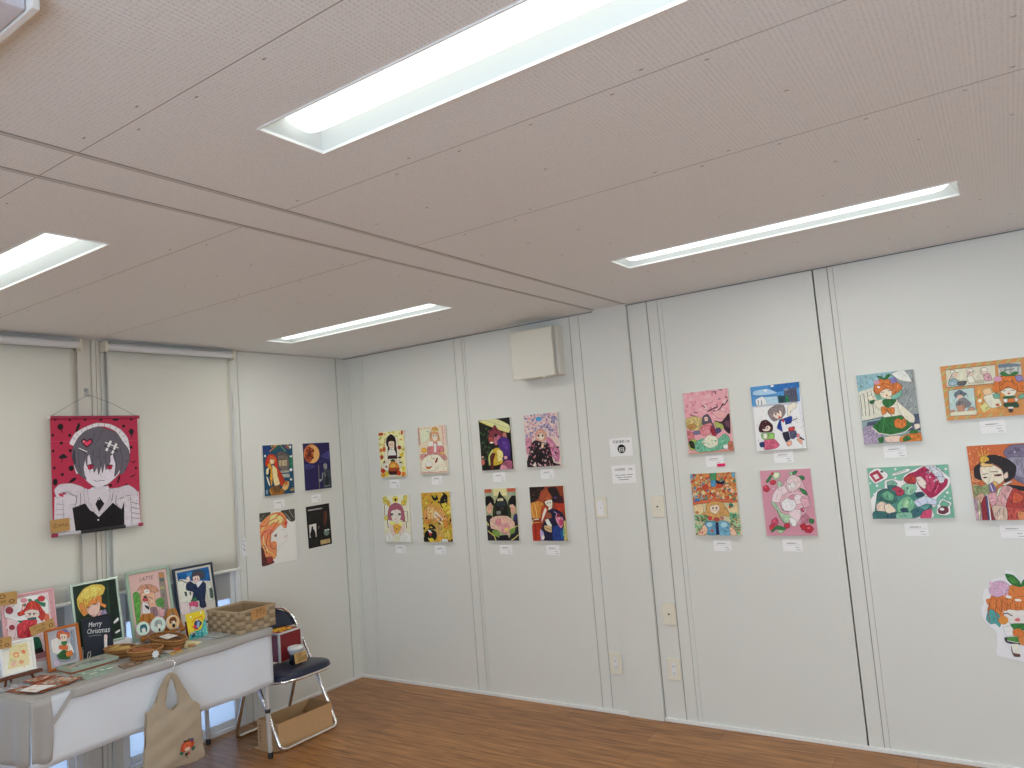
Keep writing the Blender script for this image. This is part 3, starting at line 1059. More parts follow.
PIC['tapestry'] = ((58,68,555,68,572,688,72,738), '''
b a52a46
e 141216 115,120 17,18 0
l 141216 5 120,135 126,155
s 141216 205,130 218,98 226,112 216,140 200,150
e 141216 168,170 9,9 0
e 141216 72,168 8,8 0
e 141216 120,213 9,9 0
e 141216 74,258 8,8 0
e 141216 170,257 9,9 0
s 141216 105,295 130,275 155,295 135,300 118,302
l 141216 4 126,300 120,325
e 141216 175,358 15,16 0
e 141216 80,355 8,8 0
e 141216 125,392 9,9 0
e 141216 85,435 14,20 0
s 141216 160,440 185,415 205,414 190,432
e 141216 476,120 9,9 0
s 141216 505,150 520,135 536,150 522,175
l 141216 4 520,170 522,188
e 141216 518,243 9,9 0
s 141216 505,318 530,328 550,316 532,335
s 141216 505,415 545,398 530,412
e 141216 482,367 9,9 0
s 141216 435,450 445,410 455,410 445,445
e 141216 398,460 10,9 0
e 141216 490,462 10,9 0
e 141216 545,362 7,7 0
e 141216 85,78 9,7 0
e 141216 168,80 9,7 0
e 141216 255,80 9,7 0
e 141216 345,82 9,7 0
s 141216 410,76 450,76 440,88 420,88
e 141216 520,80 9,7 0
l b84860 2 62,203 555,203
s cfcad0 165,215 195,160 250,125 320,100 400,108 460,140 500,190 512,275 480,278 470,210 430,150 370,122 320,122 255,145 210,190 192,230
l 5c5860 2 185,180 200,195
l 5c5860 2 205,158 218,178
l 5c5860 2 232,138 243,158
l 5c5860 2 262,120 270,142
l 5c5860 2 295,108 300,130
l 5c5860 2 330,102 332,122
l 5c5860 2 368,102 364,122
l 5c5860 2 402,110 394,130
l 5c5860 2 435,124 424,144
l 5c5860 2 462,146 447,162
l 5c5860 2 484,170 466,184
l 5c5860 2 498,205 474,212
l 5c5860 2 508,240 478,244
s c9c2cb 190,330 212,330 225,380 205,390 195,365
s c9c2cb 470,345 490,340 478,385 462,395
s cdc6cf 225,290 440,290 455,380 400,440 330,478 270,440 232,390
s 14111a 335,470 380,455 345,490 290,465
s 5d5963 178,290 185,240 215,185 260,145 330,122 375,135 430,155 470,210 505,260 508,320 480,380 455,400 450,370 440,390 420,410 428,340 410,290 395,330 372,372 366,330 352,390 345,350 330,400 322,355 305,385 295,350 280,372 262,340 258,300 245,350 250,395 262,425 225,400 205,370 190,330
s 3a3742 182,300 192,250 200,330 190,330
l 3e3b46 3 262,240 250,290 262,340
l 3e3b46 3 300,250 296,345
l 3e3b46 3 335,240 340,345
l 3e3b46 3 370,250 372,340
l 3e3b46 3 420,270 432,340 428,390
l 3e3b46 3 215,260 218,330 230,390
l 3e3b46 3 455,250 470,310 460,370
p cdc6cf 268,295 278,280 290,338 266,345
p cdc6cf 398,292 412,282 420,330 400,338
s b02c48 268,345 300,342 298,362 272,366
s b02c48 378,350 408,346 404,366 384,368
l 14111a 5 262,345 285,338 304,344
l 14111a 5 374,350 392,342 412,346
e 6c1428 286,354 7,7 0
e 6c1428 393,357 7,7 0
l 8c848c 2 275,378 296,376
l 8c848c 2 388,380 404,378
l 5c5660 3 302,428 322,436 340,430 365,432
l 8c848c 2 333,452 340,452
l 8c848c 2 338,395 342,405
s 24141c 232,205 248,190 264,202 282,190 298,208 264,240
s c83c58 238,206 249,196 264,208 281,196 292,209 264,234
e e8b0bc 245,206 4,5 0
l e0dce0 6 217,243 265,266
l 14111a 4 215,248 262,272
l e6e2e4 13 402,204 374,262
l e6e2e4 13 433,220 408,278
l e6e2e4 5 368,212 445,246
l 14111a 5 362,232 440,268
p bfb9c2 290,470 385,462 400,520 330,640 255,510
p d4cfd4 270,480 300,475 330,520 310,580
p d4cfd4 375,470 400,480 350,580 340,520
p c2bcc4 80,520 250,480 400,480 560,500 570,690 75,735
s bdb6bf 78,480 110,448 180,445 245,470 250,520 240,580 185,585 150,570 200,560 205,520 170,510 130,495 110,520 95,530
s bdb6bf 385,480 440,475 500,460 545,490 555,520 520,540 500,520 440,540 430,560 460,600 430,590 400,555 405,520
p 121014 180,585 250,560 300,610 330,640 410,560 460,600 480,540 490,700 198,722
s bdb6bf 245,480 265,480 275,560 310,610 280,600 250,550
s bdb6bf 400,480 415,490 395,560 345,620 330,612 380,560
p 121014 310,565 332,525 362,565 330,610
e e0dce0 332,538 4,4 0
e e0dce0 326,656 5,5 0
l 4c4852 3 110,500 150,490 200,520
l 4c4852 3 205,510 200,560 190,585
l 4c4852 3 225,500 228,560 215,580
l 4c4852 3 430,520 425,560 440,590
l 4c4852 3 410,510 405,550
l 4c4852 3 450,540 500,520 540,535
p c2bcc4 85,530 170,545 185,720 85,725
p c2bcc4 475,525 560,525 568,680 475,700
l 8a848c 3 125,535 135,722
l 8a848c 3 90,560 130,562
l 8a848c 3 90,590 132,592
l 8a848c 3 90,620 134,622
l 8a848c 3 90,650 136,652
l 6c6670 3 512,530 520,690
l 4c4852 3 518,560 560,572
l 4c4852 3 518,590 560,600
l 4c4852 3 520,620 565,630
l 4c4852 3 520,650 565,655
s b02c48 100,500 125,505 130,520 110,515''')
PIC['strawberry_ribbon_girl'] = ((31,287,558,179,645,860,102,983), '''
b c99aa0
p dcc8cc 60,300 520,205 600,800 130,930
r 101 90 5,10 60,230 560,700 c08890 e8dce0 b87880 d8b0b4
s ece4e4 175,290 300,250 430,235 520,290 530,480 500,520 430,560 400,660 180,680 190,520 60,470 60,370 150,360
e d0909c 258,298 38,26 0
s 3c8060 300,290 330,280 345,300 320,310
e b83840 445,275 42,30 0
s 3c8060 370,300 400,280 430,310 490,320 480,360 410,330
s 3c7c60 235,345 280,330 270,360
e 98404c 106,403 42,38 0
e 98404c 135,577 32,28 0
e d06c54 505,470 34,40 0
s c04038 260,390 300,320 350,300 420,330 460,390 490,430 460,510 400,460 290,440 210,460 190,430
s ecccc4 265,420 330,390 415,400 425,450 375,490 295,482
l d86048 9 260,330 240,380 225,440
l 982c28 8 300,330 270,380 262,430
l 982c28 8 380,325 420,370 435,430
l d86048 9 340,310 345,350 340,395
f 7c4028 345,440 48 -6
l 702828 5 290,432 320,430
l 702828 5 370,430 400,432
s 2c6468 300,485 385,470 385,500 310,505
s c8404c 190,560 250,505 330,500 400,500 380,600 300,680 200,680
s b82c3c 310,560 380,560 400,640 300,690
s 2c7058 190,510 240,510 230,530
s 1f5c48 330,700 420,680 460,790 380,860 340,820
s 181c20 350,830 450,790 480,850 380,890
p 9c6c74 380,860 620,800 630,850 400,920''')
PIC['blond_profile'] = ((98,160,605,45,695,705,208,812), '''
b 1f3228
s 182820 490,120 600,70 680,600 600,600 520,300
s 2a4434 500,120 520,120 560,500 540,500
s d8bc58 165,290 230,180 330,125 440,120 485,155 460,230 430,250 440,330 420,380 330,400 280,450 230,460 180,380
s e8cc68 200,230 300,150 400,140 450,170 380,240 250,300
s d88848 360,270 440,250 450,330 500,350 490,385 440,360 400,340
s d08848 190,350 240,330 260,390 300,440 250,480 220,440
s e8bcb0 275,390 350,330 420,320 430,360 420,430 370,490 330,470 300,450
s d88c48 270,380 350,270 390,330 330,350 300,380
l 5c3c40 7 345,352 368,340 395,338
l 5c3c40 7 272,392 292,380 315,378
e 8c5c48 370,350 12,6 -15
e 8c5c48 294,390 11,6 -15
l c89c40 7 220,200 250,290 240,380
l c89c40 7 300,160 310,260 290,340
l f0e090 7 350,150 380,220 360,300
l c88840 7 400,180 410,260 440,330
l b87030 6 260,300 275,370 300,420
l b87030 6 380,290 400,330 395,370
l 9c5458 5 335,470 365,465
s e0a8a4 400,470 440,410 470,430 490,500 420,520
s 8c84a4 440,440 490,400 520,470 500,540 440,520
s 2c3438 300,520 400,500 460,560 420,700 320,700
s e4e8e0 590,540 640,490 650,520 600,560
s e4e8e0 610,650 665,620 665,640 620,665''')
PIC['cafe_poster'] = ((132,190,490,125,585,675,205,751), '''
b d0aea8
p 8c8078 415,165 470,160 555,640 480,650
p c88850 420,175 460,170 465,205 430,208
p 5c6460 430,215 475,210 480,240 435,245
p a8a868 435,290 475,285 480,305 440,308
s c49078 215,325 250,280 330,265 400,290 430,330 400,335 370,360 380,470 300,470 250,370 240,310
s d8a890 250,350 380,340 385,500 270,500
e dcd8d0 308,330 28,20 0
l 8c7c74 4 290,335 325,325
s 5c9c48 180,350 215,330 245,370 250,520 235,620 215,620 190,450
s 5c9450 395,410 440,385 475,410 470,470 410,460
s b84c54 270,390 310,380 320,410 280,415
s 2c4c40 275,375 305,365 300,390
s dcd8d8 270,420 320,440 350,500 330,530 270,520
s 303038 290,450 330,465 330,490 300,470
s 947884 340,480 400,470 420,540 370,550
s d8a8b0 430,500 480,490 480,550 440,550
p b87838 235,590 260,530 370,520 375,560 330,610 240,615
l 8c5428 5 270,530 290,610
p b07434 480,590 500,530 540,525 560,580
T 6c5c60 34 -10 236,244 LATTE''')
PIC['sailor_boy'] = ((515,180,868,122,960,580,631,665), '''
b c8c4bc
p 1c5c98 540,200 850,145 880,270 560,270
s 3c80b8 640,200 700,190 690,230 650,240
s d8d8cc 560,270 650,260 700,300 720,470 600,470
s c8ccc0 830,300 880,290 920,420 870,440
l 2c4048 8 560,272 600,268 650,290
p 384840 630,365 655,365 662,405 645,405
p 384840 680,365 695,365 702,395 690,395
s 3c4854 690,230 700,185 750,168 810,190 820,240 790,260 740,210 700,260
s 50404c 700,220 760,190 800,230 760,240 720,250
s ecc4bc 705,235 760,225 775,260 740,285 710,265
f 3c3440 742,256 26 -6
s e4d0cc 640,245 665,230 680,265 655,285
s 22304e 645,300 680,275 730,300 790,270 835,300 835,430 830,500 790,490 780,440 710,440 720,370 650,350
p d8d8dc 735,290 790,265 800,280 760,330
s 3c6c4c 700,440 740,410 760,440 710,450
s 2c3450 790,430 830,430 850,490 800,490
s c85078 680,470 720,445 765,455 770,490 700,510
s ecd0d4 700,490 750,490 745,520 710,520
s dccccc 600,470 680,460 700,560 620,560
s 4c6058 870,340 895,335 910,410 885,415''')
PIC['melon_plate'] = ((240,445,415,370,470,570,290,618), '''
b aeb0b8
p 8c94a4 380,400 410,395 440,540 400,540
s d8d4d0 270,480 330,450 360,470 400,520 350,540 290,540
s c8643c 300,430 330,415 375,418 378,445 340,470 300,460
s e8c8b8 318,440 362,435 360,470 330,475
f 6c3c28 340,454 17 -5
e 6c6ca0 350,415 20,8 0
s 3c7848 330,480 365,470 360,495 335,492
s cc6838 320,500 370,492 375,515 325,518
s e4e0dc 375,470 400,490 425,530 390,520
s 8c9098 310,550 380,520 430,530 430,560 340,582
s 2c5c30 315,550 345,520 385,525 395,560 335,568
s d87838 365,530 400,515 412,540 375,552
s c8b8d0 300,580 330,575 330,600 305,605''')
PIC['chalk_board'] = ((438,372,600,342,630,490,475,565), '''
b 232833
T c8ccd0 24 -10.5 484,404 Merry
T c8ccd0 24 -10.5 476,436 Christmas
l 8c9098 2 490,446 520,438 566,430
s dcc8c4 580,430 595,428 600,470 612,500 590,500
e c8b8b4 590,434 8,10 0
l c8c8c0 3 488,560 490,530 498,520
l c8c8c0 3 496,558 508,535 505,515''')
PIC['food_collage'] = ((0,180,280,40,355,335,60,425), '''
b dcdcd0
p d8cfa0 70,160 240,85 300,310 80,380
e d88c5c 138,235 30,28 0
e e8c898 138,235 16,14 0
e d87c54 215,190 24,20 0
e e0b0a0 130,320 32,30 0
e d8a078 200,295 30,20 0
e c8c090 110,290 24,20 0
l d8a058 5 160,160 230,110
r 111 60 4,8 75,110 295,370 e4b888 c8c890 d89870 e8dcc0''')
PIC['teal_yellow_card'] = ((160,360,425,305,550,645,290,690), '''
b d8c22c
s 3c9ca0 280,600 430,560 450,440 480,420 550,640 300,690
s 58b8b4 440,470 500,480 540,630 470,640
l c83838 10 270,470 310,420 400,390 430,440
l c83838 9 280,510 340,560 390,550
s 243868 310,470 350,430 420,470 420,500 360,560 320,520
s 88a8cc 350,470 390,460 390,530 360,540
s c8304c 310,500 350,510 350,545 320,540
e e0c0c0 345,440 14,12 0
e e4e4c8 240,395 14,14 0
e e4e4c8 385,340 18,14 0
s d8b4a8 280,600 350,590 360,610 300,620
s 1c4c54 300,620 350,600 350,660 320,670
r 115 24 5,10 290,560 540,670 2c7c88 a8dcd8 1c5c68''')
PIC['collage_box'] = ((0,0,100,0,100,100,0,100), '''
b 7c1c22
r 121 30 6,14 0,0 100,100 d89828 c86820 942020 e8c040
e e0a030 45,50 34,20 0''')

PIC['sticker_girl'] = ((-36,13,596,24,707,801,62,750), '''
s c8743c 240,160 300,150 400,150 480,190 540,260 560,340 520,380 470,350 250,350 220,400 180,400 160,360 130,330 90,300 78,265 110,255 125,220 180,190
s c8743c 130,240 170,220 200,300 190,380 130,430 100,400 90,340
s 4c9494 92,360 120,340 180,380 195,440 185,480 150,450 115,455 80,420
s 4c9494 500,350 560,330 590,400 560,440 520,430
s dcd0cc 215,345 300,340 400,340 470,350 460,430 380,470 290,460 230,420
s c8743c 220,355 240,270 300,250 330,345 260,340
s c8743c 300,250 400,240 470,300 470,355 360,345 320,345
l 8c4c28 5 245,290 240,345
l 8c4c28 5 270,290 268,340
l 8c4c28 5 310,300 312,342
l 8c4c28 5 350,300 352,342
l 8c4c28 6 110,280 95,370 110,440
l 8c4c28 6 165,260 150,360 180,440
l 8c4c28 6 205,260 200,360
e e4e0d0 255,243 26,11 12
e e4e0d0 330,268 28,10 4
l 3a2c28 8 215,375 245,370 285,392
l 3a2c28 8 400,385 440,372
e c86c70 325,422 22,14 0
s c0a0b8 100,180 140,125 210,118 262,155 240,215 170,245 115,225
r 131 40 6,12 110,130 250,230 d0b4c8 b08ca8 c89cb8
s 8c80b0 440,150 500,140 530,190 480,225 430,200
s 2c6c34 228,62 290,72 340,120 352,165 290,150 250,115
s 4c8c44 250,80 300,100 330,140 280,130
s 2c6c34 352,160 370,110 430,80 450,90 420,140
l 1c3c20 4 232,66 290,110 345,155
e c8843c 215,425 38,34 0
s 2c6c34 270,455 370,450 430,460 400,500 300,500
s dcdce0 215,480 270,470 300,510 280,550 235,545
s c87438 290,500 340,490 370,510 400,490 430,500 420,545 300,550
s 34343c 225,560 330,560 440,560 460,600 330,615 240,600
s 4c8440 245,560 330,555 430,560 430,585 330,600 250,585
l e8e8e0 4 245,585 335,602 430,588
s c07840 330,560 380,540 420,570 400,620 350,615
p e8d4c8 278,610 330,610 340,700 295,700
p e8d4c8 380,610 420,610 420,690 385,690
s 5c4038 275,625 290,680 340,690 345,710 300,708 280,670
s 5c4038 385,680 425,680 430,705 380,705''')
STICK_OUT = [(235,38),(290,50),(345,105),(400,70),(470,62),(470,130),(540,150),(580,250),(620,350),(600,450),(520,520),(500,620),(500,765),(375,752),(165,702),(165,600),(158,515),(90,460),(50,400),(40,330),(62,290),(50,250),(62,190),(100,170),(130,110),(200,90),(225,70)]
PIC['bag_girl'] = ((0,0,100,0,100,100,0,100), '''
s 2c5c50 8,55 20,50 28,62 20,68 10,64
s 2c5c50 92,50 80,48 72,60 80,66 90,60
s b0482c 12,45 18,22 35,10 60,8 85,20 88,38 75,52 50,58 25,56
s c8603c 25,25 50,15 72,25 70,42 45,46 25,42
s e0b09c 32,45 50,40 65,45 60,56 40,57
s 303c20 32,12 30,4 48,8 60,2 62,10 45,14
e 5c4468 75,14 12,8 20
p 3c3424 34,66 50,64 52,78 34,78
p a85040 52,64 64,64 62,76 50,76
p 60584c 40,80 48,80 46,90 42,90
l a49c88 2 10,98 40,94
l a49c88 2 55,92 80,86''')
PIC['photo_ok'] = ((0,0,150,0,150,110,0,110), '''
b d8dadc
t 303030 15 22,30 写真撮影
t 303030 15 106,30 OK
e 18181a 77,66 27,27 0
e b8b8b8 77,68 13,11 0
p b8b8b8 60,58 94,58 94,82 60,82
e 18181a 77,70 10,10 0
e c8c8c8 77,70 5,5 0''')
PIC['post_ok'] = ((0,0,150,0,150,110,0,110), '''
b d8dadc
t 303030 13 20,32 SNS投稿
t 303030 13 106,32 OK
l 505050 3 20,60 50,60
l 505050 3 54,60 88,60
l 505050 3 94,60 130,60
l 505050 3 30,74 62,74
l 505050 3 68,74 122,74
l 505050 3 40,88 104,88''')
PIC['caption'] = ((0,0,100,0,100,70,0,70), '''
b dcdde0
l 707074 4 22,22 62,22
l 707074 3 64,22 72,22
l a8a8ac 2 10,32 92,32
l 88888c 3 64,46 84,46
l 88888c 3 68,60 90,60''')
PIC['tag_small'] = ((0,0,100,0,100,66,0,66), '''
b a8834f
e 4c3a22 46,20 12,11 0
e a8834f 46,20 8,7 0
t 3c2c1c 16 16,54 1500
e 4c3a22 80,48 11,10 0
e a8834f 80,48 7,6 0''')
PIC['tag_long'] = ((0,0,100,0,100,46,0,46), '''
b a8834f
t 3c2c1c 13 12,20 ①〜⑩
t 3c2c1c 14 22,40 1500
e 4c3a22 84,30 9,9 0
e a8834f 84,30 6,6 0''')
PIC['tag_two'] = ((0,0,100,0,100,66,0,66), '''
b a8834f
t 3c2c1c 22 10,42 ②
t 3c2c1c 13 40,40 非売品''')
PIC['tag_jar'] = ((0,0,100,0,100,66,0,66), '''
b b08c58
t 241c14 22 14,28 1回
t 241c14 24 20,56 200円''')
PIC['tag_basket'] = ((0,0,100,0,100,60,0,60), '''
b b08555
t 2c2014 17 6,22 ご自由に
t 2c2014 17 26,44 どうぞ''')
PIC['badge_teal'] = ((0,0,100,0,100,100,0,100), '''
e b4c8bc 50,50 48,48 0
s 2c5864 24,50 30,26 50,20 72,26 78,50 74,72 66,78 62,60 38,60 32,78 26,70
s e0ccc0 36,52 50,46 64,52 62,72 50,80 38,72
s 3c7080 26,44 50,30 74,44 66,48 50,44 34,48''')
PIC['badge_grey'] = ((0,0,100,0,100,100,0,100), '''
e b8c8c0 50,50 48,48 0
s 8c9894 24,48 32,24 50,18 70,24 76,48 70,60 60,48 40,48 30,60
s d8ccc4 34,50 50,44 66,50 62,70 50,76 38,70
l 606864 4 36,44 42,62
p 2c3034 44,72 58,72 56,92 46,92''')
PIC['badge_orange'] = ((0,0,100,0,100,100,0,100), '''
e d8a87c 50,50 48,48 0
s 6c3c24 22,46 30,20 50,14 72,20 78,46 68,56 60,42 40,42 30,58
s e0c4b0 34,46 50,40 66,46 62,66 50,72 38,66
e 24201c 50,74 12,14 0
e 8c5034 40,52 6,6 0''')
# ================================================================ materials
H = 2.4; RX = 7.0; RY = -5.6
WALL = mat('wall_panel_paint', (.775, .782, .735), .32, noise=(1.4, .012), bump=(260, .06))
GAPM = mat('panel_joint_gap', (.30, .285, .265), .8)
WHITE = mat('white_gloss_paint', (.86, .86, .84), .3)
ALU = mat('white_aluminium', (.80, .81, .82), .32)
BEIGE = mat('beige_steel_post', (.71, .68, .61), .4, noise=(3, .02))
IVORY = mat('ivory_plastic', (.83, .79, .66), .4)
BLACKR = mat('black_rubber', (.02, .02, .02), .6)
CHROME = mat('chrome_tube', (.82, .82, .83), .16, 1)
CREAM = mat('canvas_side', (.83, .80, .72), .7, bump=(900, .2))
PAPER = mat('white_card', (.86, .86, .87), .6)
KRAFT = mat('kraft_board', hexlin('b08a58')[:3], .8, noise=(60, .06))
def floor_mat():
    m = bpy.data.materials.new('wood_floor'); m.use_nodes = True; nt = m.node_tree; L = nt.links; b = nt.nodes['Principled BSDF']
    tc = nt.nodes.new('ShaderNodeTexCoord')
    br = nt.nodes.new('ShaderNodeTexBrick'); br.offset = .37; br.inputs['Scale'].default_value = 1; br.inputs['Brick Width'].default_value = .92
    br.inputs['Row Height'].default_value = .152; br.inputs['Mortar Size'].default_value = .0012; br.inputs['Bias'].default_value = 0
    br.inputs['Color1'].default_value = (.43, .205, .072, 1); br.inputs['Color2'].default_value = (.35, .160, .056, 1); br.inputs['Mortar'].default_value = (.14, .065, .03, 1)
    L.new(tc.outputs['Object'], br.inputs['Vector'])
    mp = nt.nodes.new('ShaderNodeMapping'); mp.inputs['Scale'].default_value = (2.6, 30, 1)
    n = nt.nodes.new('ShaderNodeTexNoise'); n.inputs['Scale'].default_value = 1.5; n.inputs['Detail'].default_value = 7; n.inputs['Distortion'].default_value = .6
    L.new(tc.outputs['Object'], mp.inputs['Vector']); L.new(mp.outputs[0], n.inputs['Vector'])
    cr = nt.nodes.new('ShaderNodeValToRGB'); cr.color_ramp.elements[0].position = .33; cr.color_ramp.elements[1].position = .68
    cr.color_ramp.elements[0].color = (.58, .52, .46, 1); cr.color_ramp.elements[1].color = (1.22, 1.2, 1.16, 1)
    L.new(n.outputs['Fac'], cr.inputs[0])
    x = nt.nodes.new('ShaderNodeMix'); x.data_type = 'RGBA'; x.blend_type = 'MULTIPLY'; x.inputs[0].default_value = 1
    L.new(br.outputs['Color'], x.inputs[6]); L.new(cr.outputs[0], x.inputs[7]); L.new(x.outputs[2], b.inputs['Base Color'])
    b.inputs['Roughness'].default_value = .36; b.inputs['Specular IOR Level'].default_value = .35
    u = nt.nodes.new('ShaderNodeBump'); u.inputs['Strength'].default_value = .15; u.inputs['Distance'].default_value = .001
    L.new(n.outputs['Fac'], u.inputs['Height']); L.new(u.outputs[0], b.inputs['Normal'])
    return m
def ceil_mat():
    m = bpy.data.materials.new('perforated_ceiling_board'); m.use_nodes = True; nt = m.node_tree; L = nt.links; b = nt.nodes['Principled BSDF']
    tc = nt.nodes.new('ShaderNodeTexCoord')
    w = nt.nodes.new('ShaderNodeTexWave'); w.inputs['Scale'].default_value = 26; w.inputs['Distortion'].default_value = .4; w.bands_direction = 'X'
    v = nt.nodes.new('ShaderNodeTexVoronoi'); v.inputs['Scale'].default_value = 95; v.inputs['Randomness'].default_value = .25
    L.new(tc.outputs['Object'], w.inputs['Vector']); L.new(tc.outputs['Object'], v.inputs['Vector'])
    r = nt.nodes.new('ShaderNodeValToRGB'); r.color_ramp.elements[0].position = .12; r.color_ramp.elements[1].position = .34
    r.color_ramp.elements[0].color = (.73, .735, .735, 1); r.color_ramp.elements[1].color = (.885, .89, .885, 1)
    L.new(v.outputs['Distance'], r.inputs[0]); L.new(r.outputs[0], b.inputs['Base Color'])
    u = nt.nodes.new('ShaderNodeBump'); u.inputs['Strength'].default_value = .25; u.inputs['Distance'].default_value = .0015
    L.new(w.outputs['Fac'], u.inputs['Height']); L.new(u.outputs[0], b.inputs['Normal'])
    b.inputs['Roughness'].default_value = .55; b.inputs['Specular IOR Level'].default_value = .3
    return m
FLOORM = floor_mat(); CEILM = ceil_mat()
def glass_mat():
    m = bpy.data.materials.new('frosted_window_glass'); m.use_nodes = True; nt = m.node_tree; L = nt.links
    nt.nodes.remove(nt.nodes['Principled BSDF']); o = nt.nodes['Material Output']
    t = nt.nodes.new('ShaderNodeBsdfTransparent'); t.inputs['Color'].default_value = (.50, .54, .60, 1)
    s = nt.nodes.new('ShaderNodeBsdfTranslucent'); s.inputs['Color'].default_value = (.44, .48, .54, 1)
    g = nt.nodes.new('ShaderNodeBsdfGlossy'); g.inputs['Roughness'].default_value = .1; g.inputs['Color'].default_value = (.8, .85, .9, 1)
    a = nt.nodes.new('ShaderNodeMixShader'); a.inputs[0].default_value = .75
    c = nt.nodes.new('ShaderNodeMixShader'); c.inputs[0].default_value = .06
    L.new(t.outputs[0], a.inputs[1]); L.new(s.outputs[0], a.inputs[2]); L.new(a.outputs[0], c.inputs[1]); L.new(g.outputs[0], c.inputs[2]); L.new(c.outputs[0], o.inputs['Surface'])
    return m
GLASS = glass_mat()
def emit_mat(name, col, s):
    m = bpy.data.materials.new(name); m.use_nodes = True; nt = m.node_tree; nt.nodes.remove(nt.nodes['Principled BSDF'])
    e = nt.nodes.new('ShaderNodeEmission'); e.inputs['Color'].default_value = col+(1,); e.inputs['Strength'].default_value = s
    nt.links.new(e.outputs[0], nt.nodes['Material Output'].inputs['Surface']); return m
LAMP = emit_mat('lit_lamp_diffuser', (.97, 1, .98), 2.1)
# ================================================================ room shell
m = M(); m.box((-.3, RY-.2, -.1), (RX+.2, .2, 0), FLOORM); struct(m.build('floor'))
# ceiling boards with openings for the recessed lights
LX = [(.405, 1.752), (2.815, 4.160), (5.16, 6.45)]; LY = [(-1.022, -.838), (-2.912, -2.700), (-4.80, -4.60)]
LY = [(-1.030, -.832), (-2.906, -2.700), (-4.80, -4.60)]
m = M()
ys = sorted([0.05, RY-.05]+[y for p in LY for y in p], reverse=True)
for i in range(len(ys)-1):
    y1, y0 = ys[i], ys[i+1]
    if (y0, y1) in [tuple(p) for p in LY]:
        xs = [-.05]+[x for p in LX for x in p]+[RX+.05]
        for k in range(0, len(xs), 2): m.box((xs[k], y0, H), (xs[k+1], y1, H+.012), CEILM)
    else: m.box((-.05, y0, H), (RX+.05, y1, H+.012), CEILM)
m.box((-.3, RY-.2, H+.16), (RX+.2, .2, H+.2), CEILM)
struct(m.build('ceiling'))
# joint covers across the ceiling between the two units, and fine sheet joints with screws
SEAM = mat('ceiling_joint_cover', (.60, .575, .55), .5); LINE = mat('soft_joint_line', (.30, .275, .26), .8); FAINT = mat('faint_joint_line', (.40, .375, .355), .8); DARK = mat('joint_line', (.10, .085, .075), .8); SCREW = mat('screw_head', (.36, .34, .32), .6)
m = M()
for a, b in ((2.186, 2.200), (2.392, 2.406), (4.55, 4.564), (4.75, 4.764)):
    m.box((a, RY, H-.003), (b, 0, H), SEAM); 
    m.box((b, RY, H-.0020), (b+.0022, 0, H), LINE)
struct(m.build('trim_1'))
m = M()
for y in (-.66, -1.27, -1.88, -2.49, -3.115, -3.73, -4.34, -4.95):
    q = LINE if y == -3.115 else FAINT
    for a, b in ((0, 2.186), (2.2, 2.392), (2.406, 4.55), (4.764, RX)):
        if (y in (-2.49, -1.88) and a < 4.7 and not 2.1 < a < 2.3) or y == -3.115: m.box((a, y-.0008, H-.0006), (b, y+.0008, H), q)
struct(m.build('trim_2'))
m = M(); rnd = random.Random(4)
for y in (-.33, -.63, -.69, -1.24, -1.30, -1.57, -1.85, -1.91, -2.18, -2.46, -2.52, -3.085, -3.145, -3.42, -3.70, -3.76, -4.3):
    for i in range(28):
        x = .12+i*.2275+(.1 if int(-y*10) % 2 else 0)
        if 2.15 < x < 2.42 or any(a-.03 < x < b+.03 and c-.03 < y < d+.03 for a, b in LX for c, d in LY): continue
        if rnd.random() < .5: continue
        m.box((x-.005, y-.0018, H-.0006), (x+.005, y+.0018, H), SCREW)
struct(m.build('trim_3'))
# back wall: painted panels with open joints, and the slightly proud column cover
m = M()
J = [0, .048, .166, .198, 1.089, 1.158, 1.180, 2.0115, 2.078, 2.184, 2.409, 2.534, 2.601, 2.628, 3.460, 3.531, 3.557, 4.45, 4.55, 4.76, 4.88, 5.80, 5.87, 6.95, RX]
GW = {.048: .004, 1.158: .0042, 2.0115: .004, 2.078: .004, 2.409: .007, 2.534: .0055, 2.601: .003, 3.460: .008, 3.531: .004, .166: .0026, .198: .0030, 1.180: .0028, 1.089: .0048, 2.184: .003, 2.628: .0016, 3.557: .0016}
for a, b in zip(J[:-1], J[1:]):
    ga = GW.get(a, .003)/2 if a else 0; gb = GW.get(b, .003)/2
    pr = -.014 if a == 2.184 else 0
    m.box((a+ga, pr, 0), (b-gb, .05, H+.01), WALL)
m.box((-.2, .05, 0), (RX+.2, .12, H+.15), GAPM)
for g_ in J[1:-1]:
    if g_ != 3.46: m.box((g_-.02, .0045, 0), (g_+.02, .0495, H+.005), GAPM)
struct(m.build('wall_back'))
m = M()
for a, b in ((0, 2.184), (2.409, 4.55), (4.76, RX)):
    m.box((a, -.011, 0), (b, 0, .021), WHITE, .003)
struct(m.build('baseboard_back'))
m = M(); m.box((0, -.012, H-.008), (RX, 0, H), SEAM); m.box((0, -.0135, H-.0095), (RX, -.0005, H-.0075), DARK); struct(m.build('trim_4'))
